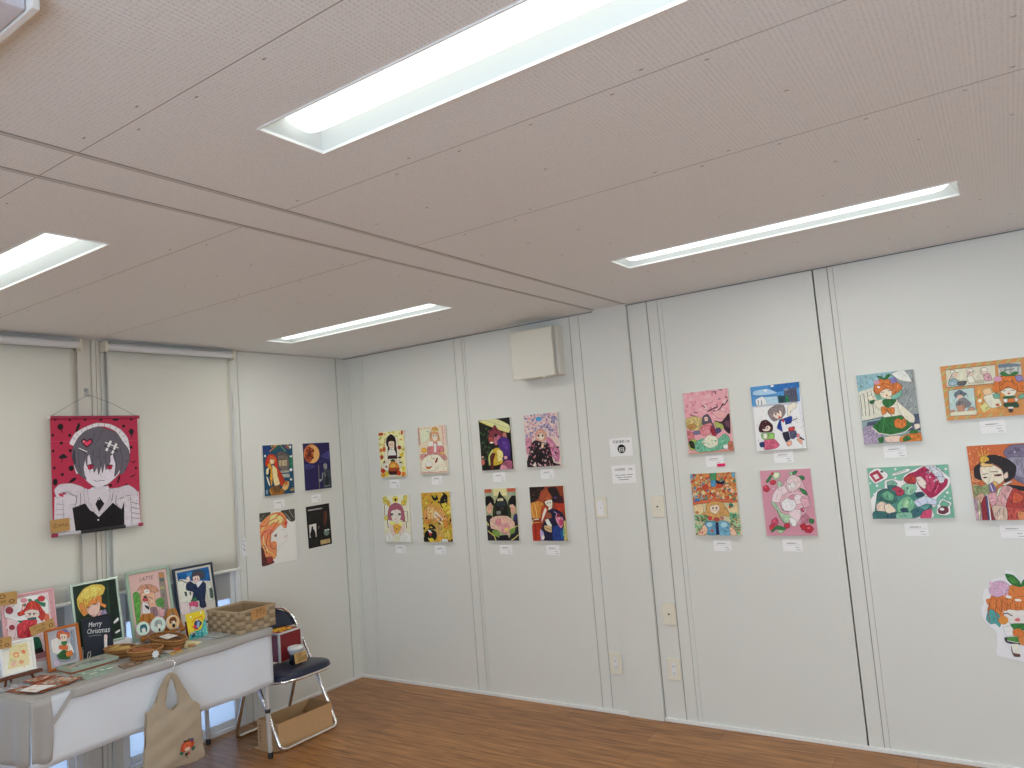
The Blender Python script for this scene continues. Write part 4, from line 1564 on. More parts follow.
# window wall
W2 = (-1.79, -1.005); W1 = (-2.93, -2.00); WZ = (.008, 2.12)
m = M()
m.box((-.10, 0, 0), (0, .05, H+.01), WALL)
m.box((-.10, -.087+.005, 0), (0, 0, H+.01), WALL)
m.box((-.10, -.957+.002, 0), (0, -.087-.005, H+.01), WALL)
m.box((-.10, W2[1], 0), (0, -.957-.002, H+.01), WALL)
for a, b in (W2, W1):
    m.box((-.10, a, WZ[1]), (0, b, H+.01), WALL); m.box((-.10, a, 0), (.0, b, WZ[0]), WALL)
m.box((-.10, RY, 0), (0, W1[0], H+.01), WALL)
m.box((-.14, RY-.1, 0), (-.10, W1[0], H+.15), GAPM); m.box((-.14, W2[1], 0), (-.10, .12, H+.15), GAPM); m.box((-.14, W1[0], WZ[1]), (-.10, W2[1], H+.15), GAPM); m.box((-.14, W1[0], -.1), (-.10, W2[1], WZ[0]), GAPM)
struct(m.build('wall_left'))
m = M(); m.box((-.10, W1[1], 0), (-.004, W2[0], H+.01), BEIGE)
m.box((-.004, -1.978, 0), (.004, -1.908, H), BEIGE, .002); m.box((-.004, -1.902, 0), (.009, -1.880, H), BEIGE, .002); m.box((-.004, -1.875, 0), (.003, -1.858, H), BEIGE, .001)
m.box((-.004, -1.850, 0), (.006, -1.830, H), mat('greenish_trim', (.66, .68, .64), .4), .002)
struct(m.build('trim_5'))
m = M(); m.box((0, -.957, 0), (.010, 0, .021), WHITE, .003); struct(m.build('baseboard_left'))
m = M(); m.box((0, RY, H-.008), (.010, 0, H), SEAM); struct(m.build('trim_6'))
m = M(); m.box((RX, RY, 0), (RX+.1, .05, H+.15), WALL); struct(m.build('wall_right'))
# wall behind the viewer; unseen wide doorway added to let fill daylight in
m = M(); DX = (3.0, 6.6)
m.box((-.1, RY-.1, 0), (DX[0], RY, H+.15), WALL); m.box((DX[1], RY-.1, 0), (RX+.1, RY, H+.15), WALL); m.box((DX[0], RY-.1, 2.15), (DX[1], RY, H+.15), WALL)
struct(m.build('wall_front'))
m = M()
for i in range(5): x = DX[0]+i*(DX[1]-DX[0]-.06)/4; m.box((x, RY-.07, 0), (x+.06, RY-.02, 2.15), ALU)
m.box((DX[0], RY-.07, 2.09), (DX[1], RY-.02, 2.15), ALU); m.box((DX[0], RY-.07, 0), (DX[1], RY-.02, .06), ALU)
struct(m.build('window_3'))
GREYP = mat('grey_window_panel', (.42, .42, .42), .5)
for k, (a, b) in ((2, W2), (1, W1)):
    w = holder('window_%d' % k, (0, (a+b)/2, 0)); y0 = a-(a+b)/2; y1 = -y0; mid = 0
    m = M(); f = .034
    for q in (y0, y1-f): m.box((-.085, q, WZ[0]), (-.004, q+f, WZ[1]), ALU, .002)
    m.box((-.085, y0+f, WZ[0]), (-.002, y1-f, WZ[0]+.014), ALU, .002); m.box((-.085, y0+f, WZ[1]-f), (-.004, y1-f, WZ[1]), ALU, .002)
    m.box((-.030, y0+f, WZ[0]+.012), (-.024, y1-f, WZ[0]+.020), ALU); m.box((-.060, y0+f, WZ[0]+.012), (-.054, y1-f, WZ[0]+.020), ALU)
    m.build('window_frame', w)
    for q0, q1, xx in ((y0+f, .03, -.050), (-.03, y1-f, -.022)):
        m = M(); s = .030
        m.box((xx-.02, q0, WZ[0]+.018), (xx, q0+s, WZ[1]-f), ALU, .002); m.box((xx-.02, q1-s, WZ[0]+.018), (xx, q1, WZ[1]-f), ALU, .002)
        m.box((xx-.02, q0+s, WZ[0]+.018), (xx, q1-s, WZ[0]+.050), ALU, .002); m.box((xx-.02, q0+s, WZ[1]-f-.04), (xx, q1-s, WZ[1]-f), ALU, .002)
        sa = m.build('sash', w)
        m = M(); m.box((xx-.019, q0+s, .80), (xx-.001, q1-s, 1.03), GREYP); m.build('mid_panel', sa)
        m = M(); m.box((xx-.012, q0+s, WZ[0]+.050), (xx-.009, q1-s, .80), GLASS); m.box((xx-.012, q0+s, 1.03), (xx-.009, q1-s, WZ[1]-f-.04), GLASS); m.build('glass_pane', sa)
m = M(); m.box((-12, -16, -.35), (-.14, 6, -.30), mat('outdoor_paving', (.62, .64, .68), .9, noise=(2, .06))); struct(m.build('ground'))
# ================================================================ ceiling lights
TROUGH = mat('white_reflector', (.74, .80, .78), .45)
def ceiling_light(x0, x1, y0, y1, label, seen=True):
    cx, cy = (x0+x1)/2, (y0+y1)/2; hw, hd = (x1-x0)/2, (y1-y0)/2
    t = thing('ceiling_light', label, 'ceiling light', (cx, cy, H), group='recessed strip lights')
    m = M(); f = .004
    m.box((-hw, -hd, -.004), (hw, -hd+f, .006), WHITE); m.box((-hw, hd-f, -.004), (hw, hd, .006), WHITE)
    m.box((-hw, -hd+f, -.004), (-hw+f, hd-f, .006), WHITE); m.box((hw-f, -hd+f, -.004), (hw, hd-f, .006), WHITE)
    m.build('rim', t)
    m = M(); d = .062; a = hw-f; b = hd-f; c = hw-.040; e = .060
    V = [(-a, -b, .004), (a, -b, .004), (a, b, .004), (-a, b, .004), (-c, -e, d), (c, -e, d), (c, e, d), (-c, e, d)]
    m.add(V, [(0, 4, 5, 1)[::-1], (1, 5, 6, 2)[::-1], (2, 6, 7, 3)[::-1], (3, 7, 4, 0)[::-1], (4, 7, 6, 5)[::-1]], TROUGH)
    m.add([(p[0], p[1], p[2]+.004) for p in V], [(0, 4, 5, 1), (1, 5, 6, 2), (2, 6, 7, 3), (3, 7, 4, 0), (4, 7, 6, 5)], TROUGH)
    m.build('reflector', t)
    m = M(); n = 10; r = .050; L = hw-.032
    prof = [(r*math.cos(PI+PI*i/n), r*.95*math.sin(PI+PI*i/n)) for i in range(n+1)]
    vs = []
    for xx, s in ((-L, .6), (-L+.02, .9), (-L+.05, 1), (L-.05, 1), (L-.02, .9), (L, .6)):
        vs += [(xx, p[0], .051+p[1]*s) for p in prof]
    k = n+1; fs = [(i*k+j, (i+1)*k+j, (i+1)*k+j+1, i*k+j+1) for i in range(5) for j in range(n)]
    fs += [tuple(range(k)), tuple(5*k+j for j in range(k))[::-1]]
    m.add(vs, fs, LAMP, smooth=True); m.build('diffuser', t)
    ld = bpy.data.lights.new('lamp_glow', 'AREA'); ld.shape = 'RECTANGLE'; ld.size = 2*L-.08; ld.size_y = .07; ld.energy = LAMP_W; ld.color = (1, 1, .93)
    lo = bpy.data.objects.new('lamp_glow', ld); C.objects.link(lo); lo.parent = t; lo.location = (0, 0, -.0005)
LAMP_W = 6.2
names = {(0, 0): 'recessed white strip light nearest the corner, above the four canvases left of the fan cover',
         (1, 0): 'recessed white strip light running above the right-hand panels of the picture wall',
         (0, 1): 'recessed white strip light cut off by the left edge, above the maid wall hanging',
         (1, 1): 'largest recessed white strip light, at the top centre of the picture'}
for i, (a, b) in enumerate(LX):
    for j, (c, d) in enumerate(LY):
        ceiling_light(a, b, c, d, names.get((i, j), 'recessed white strip light behind or right of the viewer'))
m = M(); GR = mat('pale_grey_grille', (.70, .69, .76), .5, noise=(40, .1))
m.box((2.1, -4.3, H-.03), (2.96, -3.463, H), GR, .004); m.box((2.08, -3.462, H-.032), (2.98, -3.450, H), WHITE, .002)
tag(m.build('ceiling_air_unit'), 'pale lavender-grey ceiling unit just showing in the top left corner', 'ceiling unit')
# ================================================================ roller blinds
FAB = mat('cream_blind_fabric', (.745, .74, .665), .85, noise=(3, .01), bump=(700, .15)); BARM = mat('blind_bar', (.80, .79, .74), .4); TUBEM = mat('blind_tube_cover', (.76, .76, .78), .4)
def blind(y0, y1, label, chain=False):
    cy = (y0+y1)/2; h = (y1-y0)/2
    t = thing('roller_blind', label, 'blind', (.0, cy, 2.355), group='cream roller blinds')
    m = M(); m.tube([(.045, -h+.012, 0), (.045, h-.012, 0)], .021, TUBEM, 16); m.build('roller_tube', t)
    for s in (-1, 1):
        m = M(); m.box((.002, s*h-.006, -.030), (.068, s*h+.006, .030), IVORY, .003); m.tube([(.045, s*(h-.014), 0), (.045, s*(h+.004), 0)], .024, IVORY, 14); m.build('bracket', t)
    m = M()
    def fab(u, v): return (.026+.0012*math.sin(u*9)*v, -h+.02+u*(2*h-.04), .0-v*1.372)
    m.grid(fab, 24, 12, FAB); m.build('fabric', t, solid=.0012)
    m = M(); m.tube([(.028, -h+.016, -1.378), (.028, h-.004, -1.378)], .0105, BARM, 12); m.build('bottom_bar', t)
    if chain:
        m = M()
        m.tube([(.05, h+.008, 0), (.03, h+.010, -.6), (.022, h+.012, -1.18), (.014, h+.034, -1.20)], .0013, BARM, 6)
        m.tube([(.05, h+.022, 0), (.03, h+.034, -.6), (.018, h+.040, -1.09), (.012, h+.034, -1.20)], .0013, BARM, 6); ch = m.build('pull_cord', t)
        m = M(); m.box((.001, h+.030, -1.31), (.007, h+.062, -1.195), PAPER, .002)
        m.xf = Matrix.Translation((.0075, h+.030, -1.31)) @ Matrix.Rotation(PI/2, 4, 'Z')
        for z, w_ in ((.100, .022), (.094, .018)): plain(m, '909090', .005, z, w_, .002, -.0002)
        for x_, z_ in ((.010, .075), (.017, .063), (.010, .045), (.016, .036)): plain(m, '282828', x_, z_, .006, .006, -.0002)
        m.xf = None; m.build('cord_tensioner', t)
blind(-1.846, -1.020, 'cream roller blind right of the post, its lower half behind the leaning frames', True)
blind(-2.86, -1.984, 'cream roller blind at the left edge, left of the post')
# ================================================================ pictures on the back wall
def canvas(key, x, z, w, h, label, dep=.019, name='canvas_print', cat='picture', wall='back', g=1.22):
    """printed canvas on the back wall (front faces -y) or the window wall (front faces +x)"""
    m = M(); m.box((0, -dep, 0), (w, -.0004, h), CREAM, .0015); picture(m, key, w, h, 0, 0, -dep-.0001, g)
    o = m.build(name)
    if wall == 'back': o.location = (x, 0, z)
    else: o.location = (0, x, z); o.rotation_euler = (0, 0, PI/2)
    return tag(o, label, cat, 'canvases on the wall')
def caption(x, z, label, wall='back', w=.082, sold=False, card='caption_card'):
    m = M(); h = w*.63; m.box((0, -.0025, 0), (w, -.0003, h), PAPER); picture(m, 'caption', w, h, 0, 0, -.0026, 1.6)
    if sold: plain(m, 'c82858', w*.62, -.001, w*.46, h*.26, -.0040, 1.5)
    o = m.build(card)
    if wall == 'back': o.location = (x-w/2, 0, z-h/2)
    else: o.location = (0, x-w/2, z-h/2); o.rotation_euler = (0, 0, PI/2)
    tag(o, label, 'caption card', 'title cards under the pictures')
A_ = [('autumn_parfait', .340, 1.466, .247, .332, 'canvas of a dark-haired girl with a pumpkin parfait among autumn fruit', 'under the dark-haired parfait girl', .452, 1.414),
 ('waitress_pastel', .724, 1.470, .252, .333, 'pale pink canvas of an orange-haired waitress with desserts', 'under the pale pink waitress canvas', .855, 1.425),
 ('pink_bob_girl', .340, .998, .252, .336, 'canvas of a pink-haired girl resting her chin in her hands', 'under the pink-haired girl with chin in hands', .470, .946),
 ('marigold_girl', .714, 1.000, .258, .342, 'canvas crowded with golden flowers around a brown-haired girl', 'under the golden flower canvas', .842, .942),
 ('purple_cat', 1.266, 1.471, .254, .335, 'dark canvas of a purple cat with a glowing yellow belly', 'under the dark purple cat canvas', 1.388, 1.422),
 ('pink_hair_kimono', 1.629, 1.473, .251, .333, 'canvas of a pink-haired girl in dark kimono on pink and lilac blossoms', 'under the pink-haired kimono girl', 1.762, 1.424),
 ('lotus_trio', 1.271, 1.010, .250, .337, 'canvas of three black-haired figures around pink lotus flowers', 'under the pink lotus canvas', 1.397, .950),
 ('fire_kimono', 1.628, 1.009, .250, .338, 'canvas of a pale figure in blue kimono before orange fire', 'under the blue kimono and fire canvas', 1.756, .950),
 ('cherry_blossom', 2.709, 1.490, .254, .342, 'canvas of a seated figure beneath pink cherry blossoms', 'with a pink strip, under the cherry blossom canvas', 2.845, 1.443),
 ('station_children', 3.086, 1.482, .251, .342, 'canvas of two waving children before a station and blue sky', 'under the two waving children', 3.214, 1.442),
 ('flower_hat', 2.704, 1.040, .252, .339, 'canvas of a curly-haired girl wearing a huge orange flower hat', 'under the flower hat canvas', 2.840, .983),
 ('strawberry_girl', 3.088, 1.038, .254, .339, 'pink canvas of a pale pink-haired girl among strawberries', 'under the pink strawberry canvas', 3.209, .985),
 ('orange_hair_schoolgirl', 3.609, 1.481, .251, .341, 'canvas of an orange-haired girl in green skirt with an orange bag', 'under the girl in the green skirt', 3.737, 1.437),
 ('comic_panels', 3.972, 1.566, .343, .254, 'wide comic-panel canvas with an orange and green striped border', 'under the striped comic-panel canvas', 4.146, 1.523),
 ('green_dress_bear', 3.607, 1.118, .345, .246, 'wide green canvas of a girl in a green dress hugging a plush animal', 'under the wide green canvas', 3.787, 1.063),
 ('court_lady', 4.035, 1.105, .255, .337, 'orange canvas of a black-haired court lady hiding her mouth with a sleeve', 'under the orange court lady canvas', 4.168, 1.052)]
for k, x, z, w, h, lb, cl, cx, cz in A_:
    canvas(k, x, z, w, h, lb, name='canvas_print'); caption(cx, cz, 'white title card '+cl, w=.098, sold=(k == 'cherry_blossom'))
# cut-out sticker board
m = M(); f = homog(PIC['sticker_girl'][0], .30, .42); P = [f(*p) for p in smooth_loop([p for p in STICK_OUT], 3)]
m.prism(P[::-1], -.006, -.0004, mat('foam_board', (.90, .90, .93), .5)); picture(m, 'sticker_girl', .30, .42, 0, 0, -.0062, 1.4, detail=.5, clipit=False)
o = m.build('cutout_board'); o.location = (3.99, 0, .47); tag(o, 'white cut-out board of a small orange-haired girl, low at the right edge', 'cut-out board')
# notices
for key, x, z, w, h, lb in (('photo_ok', 2.221, 1.504, .148, .108, 'white notice with a black camera sign on the column'), ('post_ok', 2.219, 1.345, .155, .106, 'white notice with three text lines, below the camera notice')):
    m = M(); m.box((0, -.0010, 0), (w, .0003, h), PAPER); picture(m, key, w, h, 0, 0, -.0011, 1.5)
    o = m.build('paper_notice'); o.location = (x, -.014, z); tag(o, lb, 'notice')
# switches and sockets
DKS = mat('socket_slot', (.03, .03, .03), .6); WPL = mat('white_insert', (.85, .85, .86), .35)
def plate(x, z, kind, label, name, cat):
    t = thing(name, label, cat, (x, 0, z)); w, h = .078, .122
    m = M(); m.box((-w/2, -.009, -h/2), (w/2, -.0003, h/2), IVORY, .004); m.build('cover_plate', t)
    m = M()
    if kind == 'socket':
        m.box((-.013, -.0115, -.036), (.013, -.009, .036), WPL, .002)
        for zz in (.018, -.018):
            for xx in (-.006, .005): m.box((xx-.001, -.0118, zz-.004), (xx+.001, -.0112, zz+.004), DKS)
            m.box((-.002, -.0118, zz-.011), (.002, -.0112, zz-.008), DKS)
        m.build('socket_insert', t)
    elif kind == 'switch':
        m.box((-.022, -.0115, -.045), (.022, -.009, .045), WPL, .002); m.build('rocker', t)
        m = M(); m.box((-.003, -.0122, -.003), (.003, -.0113, .001), mat('pilot_red', (.5, .15, .12), .4)); m.build('pilot_light', t)
    else:
        m.box((-.016, -.0105, -.040), (.016, -.009, .040), IVORY, .001); m.tube([(0, -.0125, 0), (0, -.009, 0)], .005, DKS, 12); m.build('phone_jack', t)
plate(2.121, 1.205, 'switch', 'ivory light switch left of the column, level with the paper notices', 'light_switch', 'switch')
plate(2.486, 1.203, 'jack', 'ivory plate with a black hole, upper of the two right of the column', 'outlet_plate', 'wall plate')
plate(2.492, .598, 'jack', 'ivory plate with a black hole, just above the right-hand socket', 'outlet_plate', 'wall plate')
plate(2.126, .292, 'socket', 'ivory double socket near the floor left of the column', 'wall_socket', 'socket')
plate(2.491, .292, 'socket', 'ivory double socket near the floor right of the column', 'wall_socket', 'socket')
# ventilation cover
t = thing('ventilation_cover', 'square cream ventilation fan cover below the ceiling', 'fan cover', (1.80, 0, 2.18))
VM = mat('cream_fan_plastic', (.78, .755, .66), .4)
m = M(); m.box((-.150, -.080, -.150), (.160, -.0004, .158), VM, .008); m.build('fan_body', t)
m = M(); m.box((-.158, -.130, -.152), (.152, -.112, .152), VM, .005); m.box((-.150, -.112, -.145), (.144, -.109, .145), VM)
m.box((-.158, -.132, -.155), (-.150, -.118, .155), VM, .002); m.build('front_panel', t)
m = M(); m.box((-.13, -.110, -.12), (.13, -.08, .12), mat('dark_fan_gap', (.05, .05, .05), .7)); m.build('fan_intake', t)
m = M(); m.box((.060, -.128, -.160), (.090, -.114, -.150), VM, .002); m.build('pull_tab', t)
# ================================================================ pictures on the window wall
canvas('fox_kimono', -.803, 1.416, .250, .341, 'canvas of a red-haired figure in yellow robe before a shrine', wall='left')
canvas('red_moon', -.460, 1.422, .248, .335, 'deep blue canvas of an orange moon and a grey monk', wall='left')
caption(-.676, 1.352, 'white title card under the red-haired shrine figure', 'left', .090); caption(-.349, 1.357, 'white title card under the orange moon canvas', 'left', .086)
POCK = mat('clear_plastic_sleeve', (.8, .8, .78), .15, trans=.985)
t = thing('art_sheet', 'unframed print of a flowing-haired profile in a clear sleeve', 'print', (.0, -.842, .956), (0, 0, PI/2))
m = M(); m.box((0, -.0014, 0), (.294, -.0006, .350), PAPER); picture(m, 'flowing_hair', .294, .350, 0, 0, -.0015, 1.65); m.build('print_paper', t)
m = M(); P = [(-.012, .02), (.002, -.006), (.30, -.004), (.322, .02), (.322, .39), (.30, .42), (.01, .42), (-.012, .40)]
m.prism(P, -.0098, -.0094, POCK); m.build('clear_sleeve', t)
m = M(); m.box((0, -.0016, 0), (.216, .0003, .296), mat('black_card', (.03, .03, .03), .5)); picture(m, 'dark_info_sheet', .216, .296, 0, 0, -.0018, 1.6)
o = m.build('info_sheet'); o.location = (.0, -.440, 1.010); o.rotation_euler = (0, R(-1.5), PI/2); tag(o, 'black information sheet with small photos below the orange moon canvas', 'sheet')
# ================================================================ wall hanging
ty = -1.914; t = thing('wall_hanging', 'crimson cloth wall hanging of a grey-haired maid figure', 'wall hanging', (.058, ty, 1.342), (0, 0, PI/2))
w, h = .465, .612; CL = mat('printed_cloth_back', (.5, .1, .16), .8)
m = M(); m.box((-w/2, .0, 0), (w/2, .0012, h), CL); picture(m, 'tapestry', w, h, -w/2, 0, -.0002, 1.45, 1e-5, detail=.5); m.build('cloth', t)
RED = mat('crimson_fabric', (.42, .035, .085), .7)
m = M(); m.tube([(-w/2-.006, -.003, h), (w/2+.002, -.003, h)], .009, RED, 12); m.build('top_rod', t)
m = M(); m.tube([(-w/2-.014, -.003, h), (-w/2-.004, -.003, h)], .0095, PAPER, 12); m.build('rod_cap', t)
m = M(); m.tube([(w/2+.002, -.003, h), (w/2+.008, -.003, h)], .0095, RED, 12); m.build('rod_cap', t)
m = M(); BK = mat('black_cloth', (.02, .02, .022), .6); GL = mat('glove_white_cloth', (.62, .60, .64), .7)
for a, b, q in ((-w/2-.006, -w/2+.02, RED), (-w/2+.02, -.10, GL), (-.10, .14, BK), (.14, .212, GL), (.212, .240, RED)): m.tube([(a, -.003, 0), (b, -.003, 0)], .0095, q, 12)
m.build('bottom_rod', t)
m = M(); m.tube([(-w/2+.0, -.004, h+.006), (-.12, .012, h+.075), (-.018, .030, h+.128)], .0009, DKS, 6); m.tube([(w/2-.01, -.004, h+.006), (.10, .012, h+.078), (-.018, .030, h+.128)], .0009, DKS, 6); m.build('hanging_cord', t)
t = thing('wall_hook', 'small clear hook on the post holding the maid wall hanging', 'hook', (.004, -1.932, 2.075), (0, 0, PI/2))
CLR = mat('clear_hook_plastic', (.7, .7, .7), .2, trans=.35)
m = M(); m.box((-.011, -.004, .0), (.011, 0, .045), CLR, .003); m.build('hook_base', t)
m = M(); m.tube([(0, -.004, .02), (0, -.018, .008), (0, -.024, -.006), (0, -.030, -.002), (0, -.032, .010)], .0022, CHROME, 8); m.tube([(-.008+.008*math.cos(a), -.006, .036+.008*math.sin(a)) for a in [i*PI/6 for i in range(12)]], .0012, DKS, 6, closed=True); m.build('hook_wire', t)
def kraft_tag(key, loc, w, h, rot, label, group='kraft price tags'):
    m = M(); m.box((0, 0, 0), (w, .0012, h), KRAFT); picture(m, key, w, h, 0, 0, -.0001, 1.35)
    o = m.build('price_tag', loc=loc, rot=rot); tag(o, label, 'price tag', group); return o
kraft_tag('tag_two', (.072, -2.164, 1.356), .095, .066, (0, R(-2), PI/2), 'kraft tag at the lower left corner of the maid wall hanging')
# ================================================================ table
TR = PI/2+R(2.28); TL, TD = 1.257, .57
e1 = Vector((-math.sin(R(2.28)), math.cos(R(2.28)), 0)); e2 = Vector((-math.cos(R(2.28)), -math.sin(R(2.28)), 0))   # along the table to the right / towards the window
FR = Vector((.614, -1.266, 0)); TC = FR-e1*TL/2+e2*TD/2
def TW(lx, ly, z=.7): p = TC+e1*lx+e2*ly; return (p.x, p.y, z)
t = thing('folding_table', 'white-clothed folding table with grey tube legs below the windows', 'table', tuple(TC), (0, 0, TR))
LEG = mat('grey_enamel_tube', (.55, .53, .51), .35); TOPM = mat('white_laminate', (.8, .8, .8), .4)
m = M(); m.box((-TL/2+.004, -TD/2+.004, .672), (TL/2-.004, TD/2-.004, .6975), TOPM, .004); m.build('table_top', t)
for sx in (-1, 1):
    for sy in (-1, 1):
        x = sx*(TL/2-.030); y = sy*(TD/2-.012); m = M(); m.tube([(x-sx*.01, y, .672), (x, y, .03)], .0125, LEG, 14); lg = m.build('leg', t)
        m = M(); m.tube([(x, y, .0), (x, y, .032)], .0145, BLACKR, 14); m.build('foot_cap', lg)
        m = M(); m.tube([(x-sx*.004, y, .245), (x-sx*.004, y, .265)], .0150, BLACKR, 14); m.build('collar', lg)
for sx in (-1, 1):
    m = M(); m.tube([(sx*(TL/2-.036), -TD/2+.012, .60), (sx*(TL/2-.036), TD/2-.012, .60)], .009, LEG, 10); m.build('cross_bar', t)
# white cloth: top, front apron and left end
CW = mat('white_tablecloth', (.80, .86, .94), .8, bump=(500, .1))
L0, L1, F0, BK0 = -TL/2-.003, TL/2+.003, -TD/2-.003, TD/2
m = M(); NX = 48
def top(u, v): return (L0+u*(L1-L0), F0+v*(BK0-F0), .7)
m.grid(top, 20, 6, CW, False)
def apron(u, v):
    x = L0+u*(L1-L0); b = .402+.012*math.sin(u*5+.6)
    return (x, F0-.004*math.sin(v*PI/2)-.004*v*math.sin(u*17)-.003*v*math.sin(u*31+1), .7-v*(.7-b))
m.grid(apron, NX, 10, CW)
def lend(u, v): return (L0-(.004*v+.003*v*math.sin(u*14))*min(1, u*6), F0+u*(BK0-F0), .7-v*.31)
m.grid(lend, 16, 8, CW)
m.grid(lambda u, v: (L1+.001*v, F0+u*(BK0-F0), .7-v*.06), 10, 3, CW)
o = m.build('tablecloth', solid=.0012, loc=tuple(TC), rot=(0, 0, TR)); tag(o, 'white cloth over the table with an apron hanging down the front', 'tablecloth')
# clear-grey vinyl over the cloth
VY = mat('grey_clear_vinyl', (.60, .585, .57), .28, trans=.34, noise=(8, .04))
m = M(); zt = .7022; G = .004; FX = F0-.010
m.grid(lambda u, v: (L0-G+u*(L1-L0+2*G), F0-G+v*(BK0-F0), zt), 12, 4, VY, False)
m.grid(lambda u, v: (L0+.16+u*(L1-L0-.16+G), FX+.002-.004*v, zt-v*(.040+.003*math.sin(u*20))), 30, 3, VY)
m.grid(lambda u, v: (L1+G, F0-G+u*(BK0-F0), zt-v*.05), 8, 2, VY)
# folded corner at the near left end
def corner(u, v):
    s = [(L0+.16, 0), (L0+.068, .0), (L0-G, 0), (L0-G-.008, .10), (L0-G-.002, .30), (L0-G-.012, .58)]
    i = min(int(u*5), 4); q = u*5-i; a, b = s[i], s[i+1]; x = a[0]+(b[0]-a[0])*q; y = a[1]+(b[1]-a[1])*q
    dep = (.042+(.12-.042)*min(1, u/.2)**1) if u < .2 else .262
    if u < .2: dep = .040+.085*(u/.2)
    rip = .007*math.sin(u*34)*v
    return (x-(rip if u > .4 else 0), (FX+y-.003-(rip if u <= .4 else 0)), zt-v*dep)
m.grid(lambda u, v: (L0+.16-u*.092, FX-.003-.002*v, zt-.005-v*(.037+.088*u)), 10, 3, VY) if False else None
m.grid(lambda u, v: (L0+.075-u*(.075+G)+.010*math.sin(v*3)*(1-u), FX-.004-.004*v*math.sin(u*9), zt-v*(.262+.01*math.sin(u*5))), 12, 8, VY)
m.grid(lambda u, v: (L0-G-.010*v-(.010*v*math.sin(u*22)+.012*math.sin(v*2.5))*min(1, u*6), FX+.0+u*.585, zt-v*(.262+.012*math.sin(u*7))), 40, 10, VY)
# slanting fold strip
m.add([(L0+.160, FX-.006, zt-.004), (L0+.185, FX-.006, zt-.004), (L0+.080, FX-.008, zt-.130), (L0+.066, FX-.008, zt-.118)], [(0, 1, 2, 3)], VY)
o = m.build('vinyl_table_cover', solid=.0008, loc=tuple(TC), rot=(0, 0, TR)); tag(o, 'grey see-through vinyl sheet over the tablecloth, folded down at the left end', 'vinyl sheet')
# white display boards under the back row
for a, b, z1, lb in ((-2.46, -1.815, .752, 'low white riser under the pink and the green-backed frames'), (-1.79, -1.19, .716, 'thin white riser under the pale green and the navy frames')):
    m = M(); m.box((.045, a, .7035), (.170, b, z1), PAPER, .003); tag(m.build('display_riser'), lb, 'riser')
# ---------------------------------------------------------------- frames on the table
def frame(key, x, ymid, z, w, h, lean, col, label, fw=.014, dep=.016, yaw=0, gain=1.28, name='picture_frame', glass=True, stand=True, cat='framed picture', group=None, rough=.35, metal=0):
    t = thing(name, label, cat, (x, ymid, z), (-R(lean), 0, PI/2+R(yaw)), group)
    FM = mat('frame_'+col, hexlin(col, 1.3)[:3], rough, metal, noise=(30, .04))
    m = M()
    for a, b, c, d in ((-w/2, w/2, 0, fw), (-w/2, w/2, h-fw, h), (-w/2, -w/2+fw, fw, h-fw), (w/2-fw, w/2, fw, h-fw)):
        m.box((a, -dep, c), (b, 0, d), FM, .0025)
    m.build('frame', t)
    m = M(); m.box((-w/2+fw*.7, -dep*.62, fw*.7), (w/2-fw*.7, -dep*.1, h-fw*.7), PAPER); picture(m, key, w-2*fw*.9, h-2*fw*.9, -w/2+fw*.9, fw*.9, -dep*.62-.0001, gain, 1.5e-5); m.build('picture', t)
    if stand:
        m = M(); s = math.tan(R(lean))
        m.add([(-.02, .001, h*.62), (.02, .001, h*.62), (.03, .004+.05, .004+.05*s*0+.012), (-.03, .054, .016)], [(0, 1, 2, 3)], mat('stand_board', (.06, .055, .05), .8)); m.build('back_stand', t)
    return t
frame('strawberry_ribbon_girl', .152, -2.290, .7535, .240, .335, 10, 'd0a2a8', 'pink-bordered picture of a red-haired strawberry girl on the riser', fw=.010, dep=.010)
frame('blond_profile', .150, -1.972, .7535, .243, .330, 10, 'b8ccc0', 'silver-green framed picture of a blond profile on dark green', fw=.011, metal=.5, rough=.25)
frame('cafe_poster', .135, -1.668, .7175, .252, .375, 10, '94aa98', 'pale green framed cafe street poster, tallest of the leaning frames', fw=.016)
frame('sailor_boy', .130, -1.392, .7175, .255, .345, 9, '1c2a3c', 'navy framed picture of a waving figure in a sailor top', fw=.012)
frame('melon_plate', .235, -2.185, .7035, .158, .200, 12, 'a85c20', 'small orange-brown wooden frame with an orange-haired figure', fw=.013)
frame('chalk_board', .192, -2.000, .7035, .150, .205, 7, '181a20', 'black board reading Merry Christmas in front of the blond profile', fw=.006, dep=.008, gain=1.5, stand=False)
frame('food_collage', .300, -2.415, .7505, .140, .148, 12, 'd8d8d4', 'small white frame with pastel food doodles on a little easel', fw=.012, stand=False)
t = thing('tabletop_easel', 'small brown wooden easel carrying the white doodle frame', 'easel', (.300, -2.415, .7035), (0, 0, PI/2))
EW = mat('dark_wood_easel', hexlin('5c3420', 1.3)[:3], .6, noise=(30, .15))
m = M(); m.box((-.092, -.026, .034), (.092, .002, .046), EW, .002); m.build('ledge', t)
for s in (-1, 1): m = M(); m.tube([(s*.062, -.012, .0), (s*.048, .008, .045), (s*.028, .036, .12), (s*.010, .056, .185)], .0055, EW, 8); m.build('leg', t)
m = M(); m.tube([(0, .085, 0), (0, .04, .17)], .005, EW, 8); m.build('back_leg', t)
kraft_tag('tag_small', (.160, -2.475, 1.055), .115, .060, (R(-8), R(4), PI/2), 'kraft price tag above the pink-bordered picture')
kraft_tag('tag_long', (.245, -2.335, .893), .108, .045, (R(-8), R(-11), PI/2), 'kraft price tag on top of the orange-brown frame')
kraft_tag('tag_small', (.300, -2.535, .882), .092, .050, (R(-8), R(4), PI/2), 'kraft price tag at the left edge on the white doodle frame')
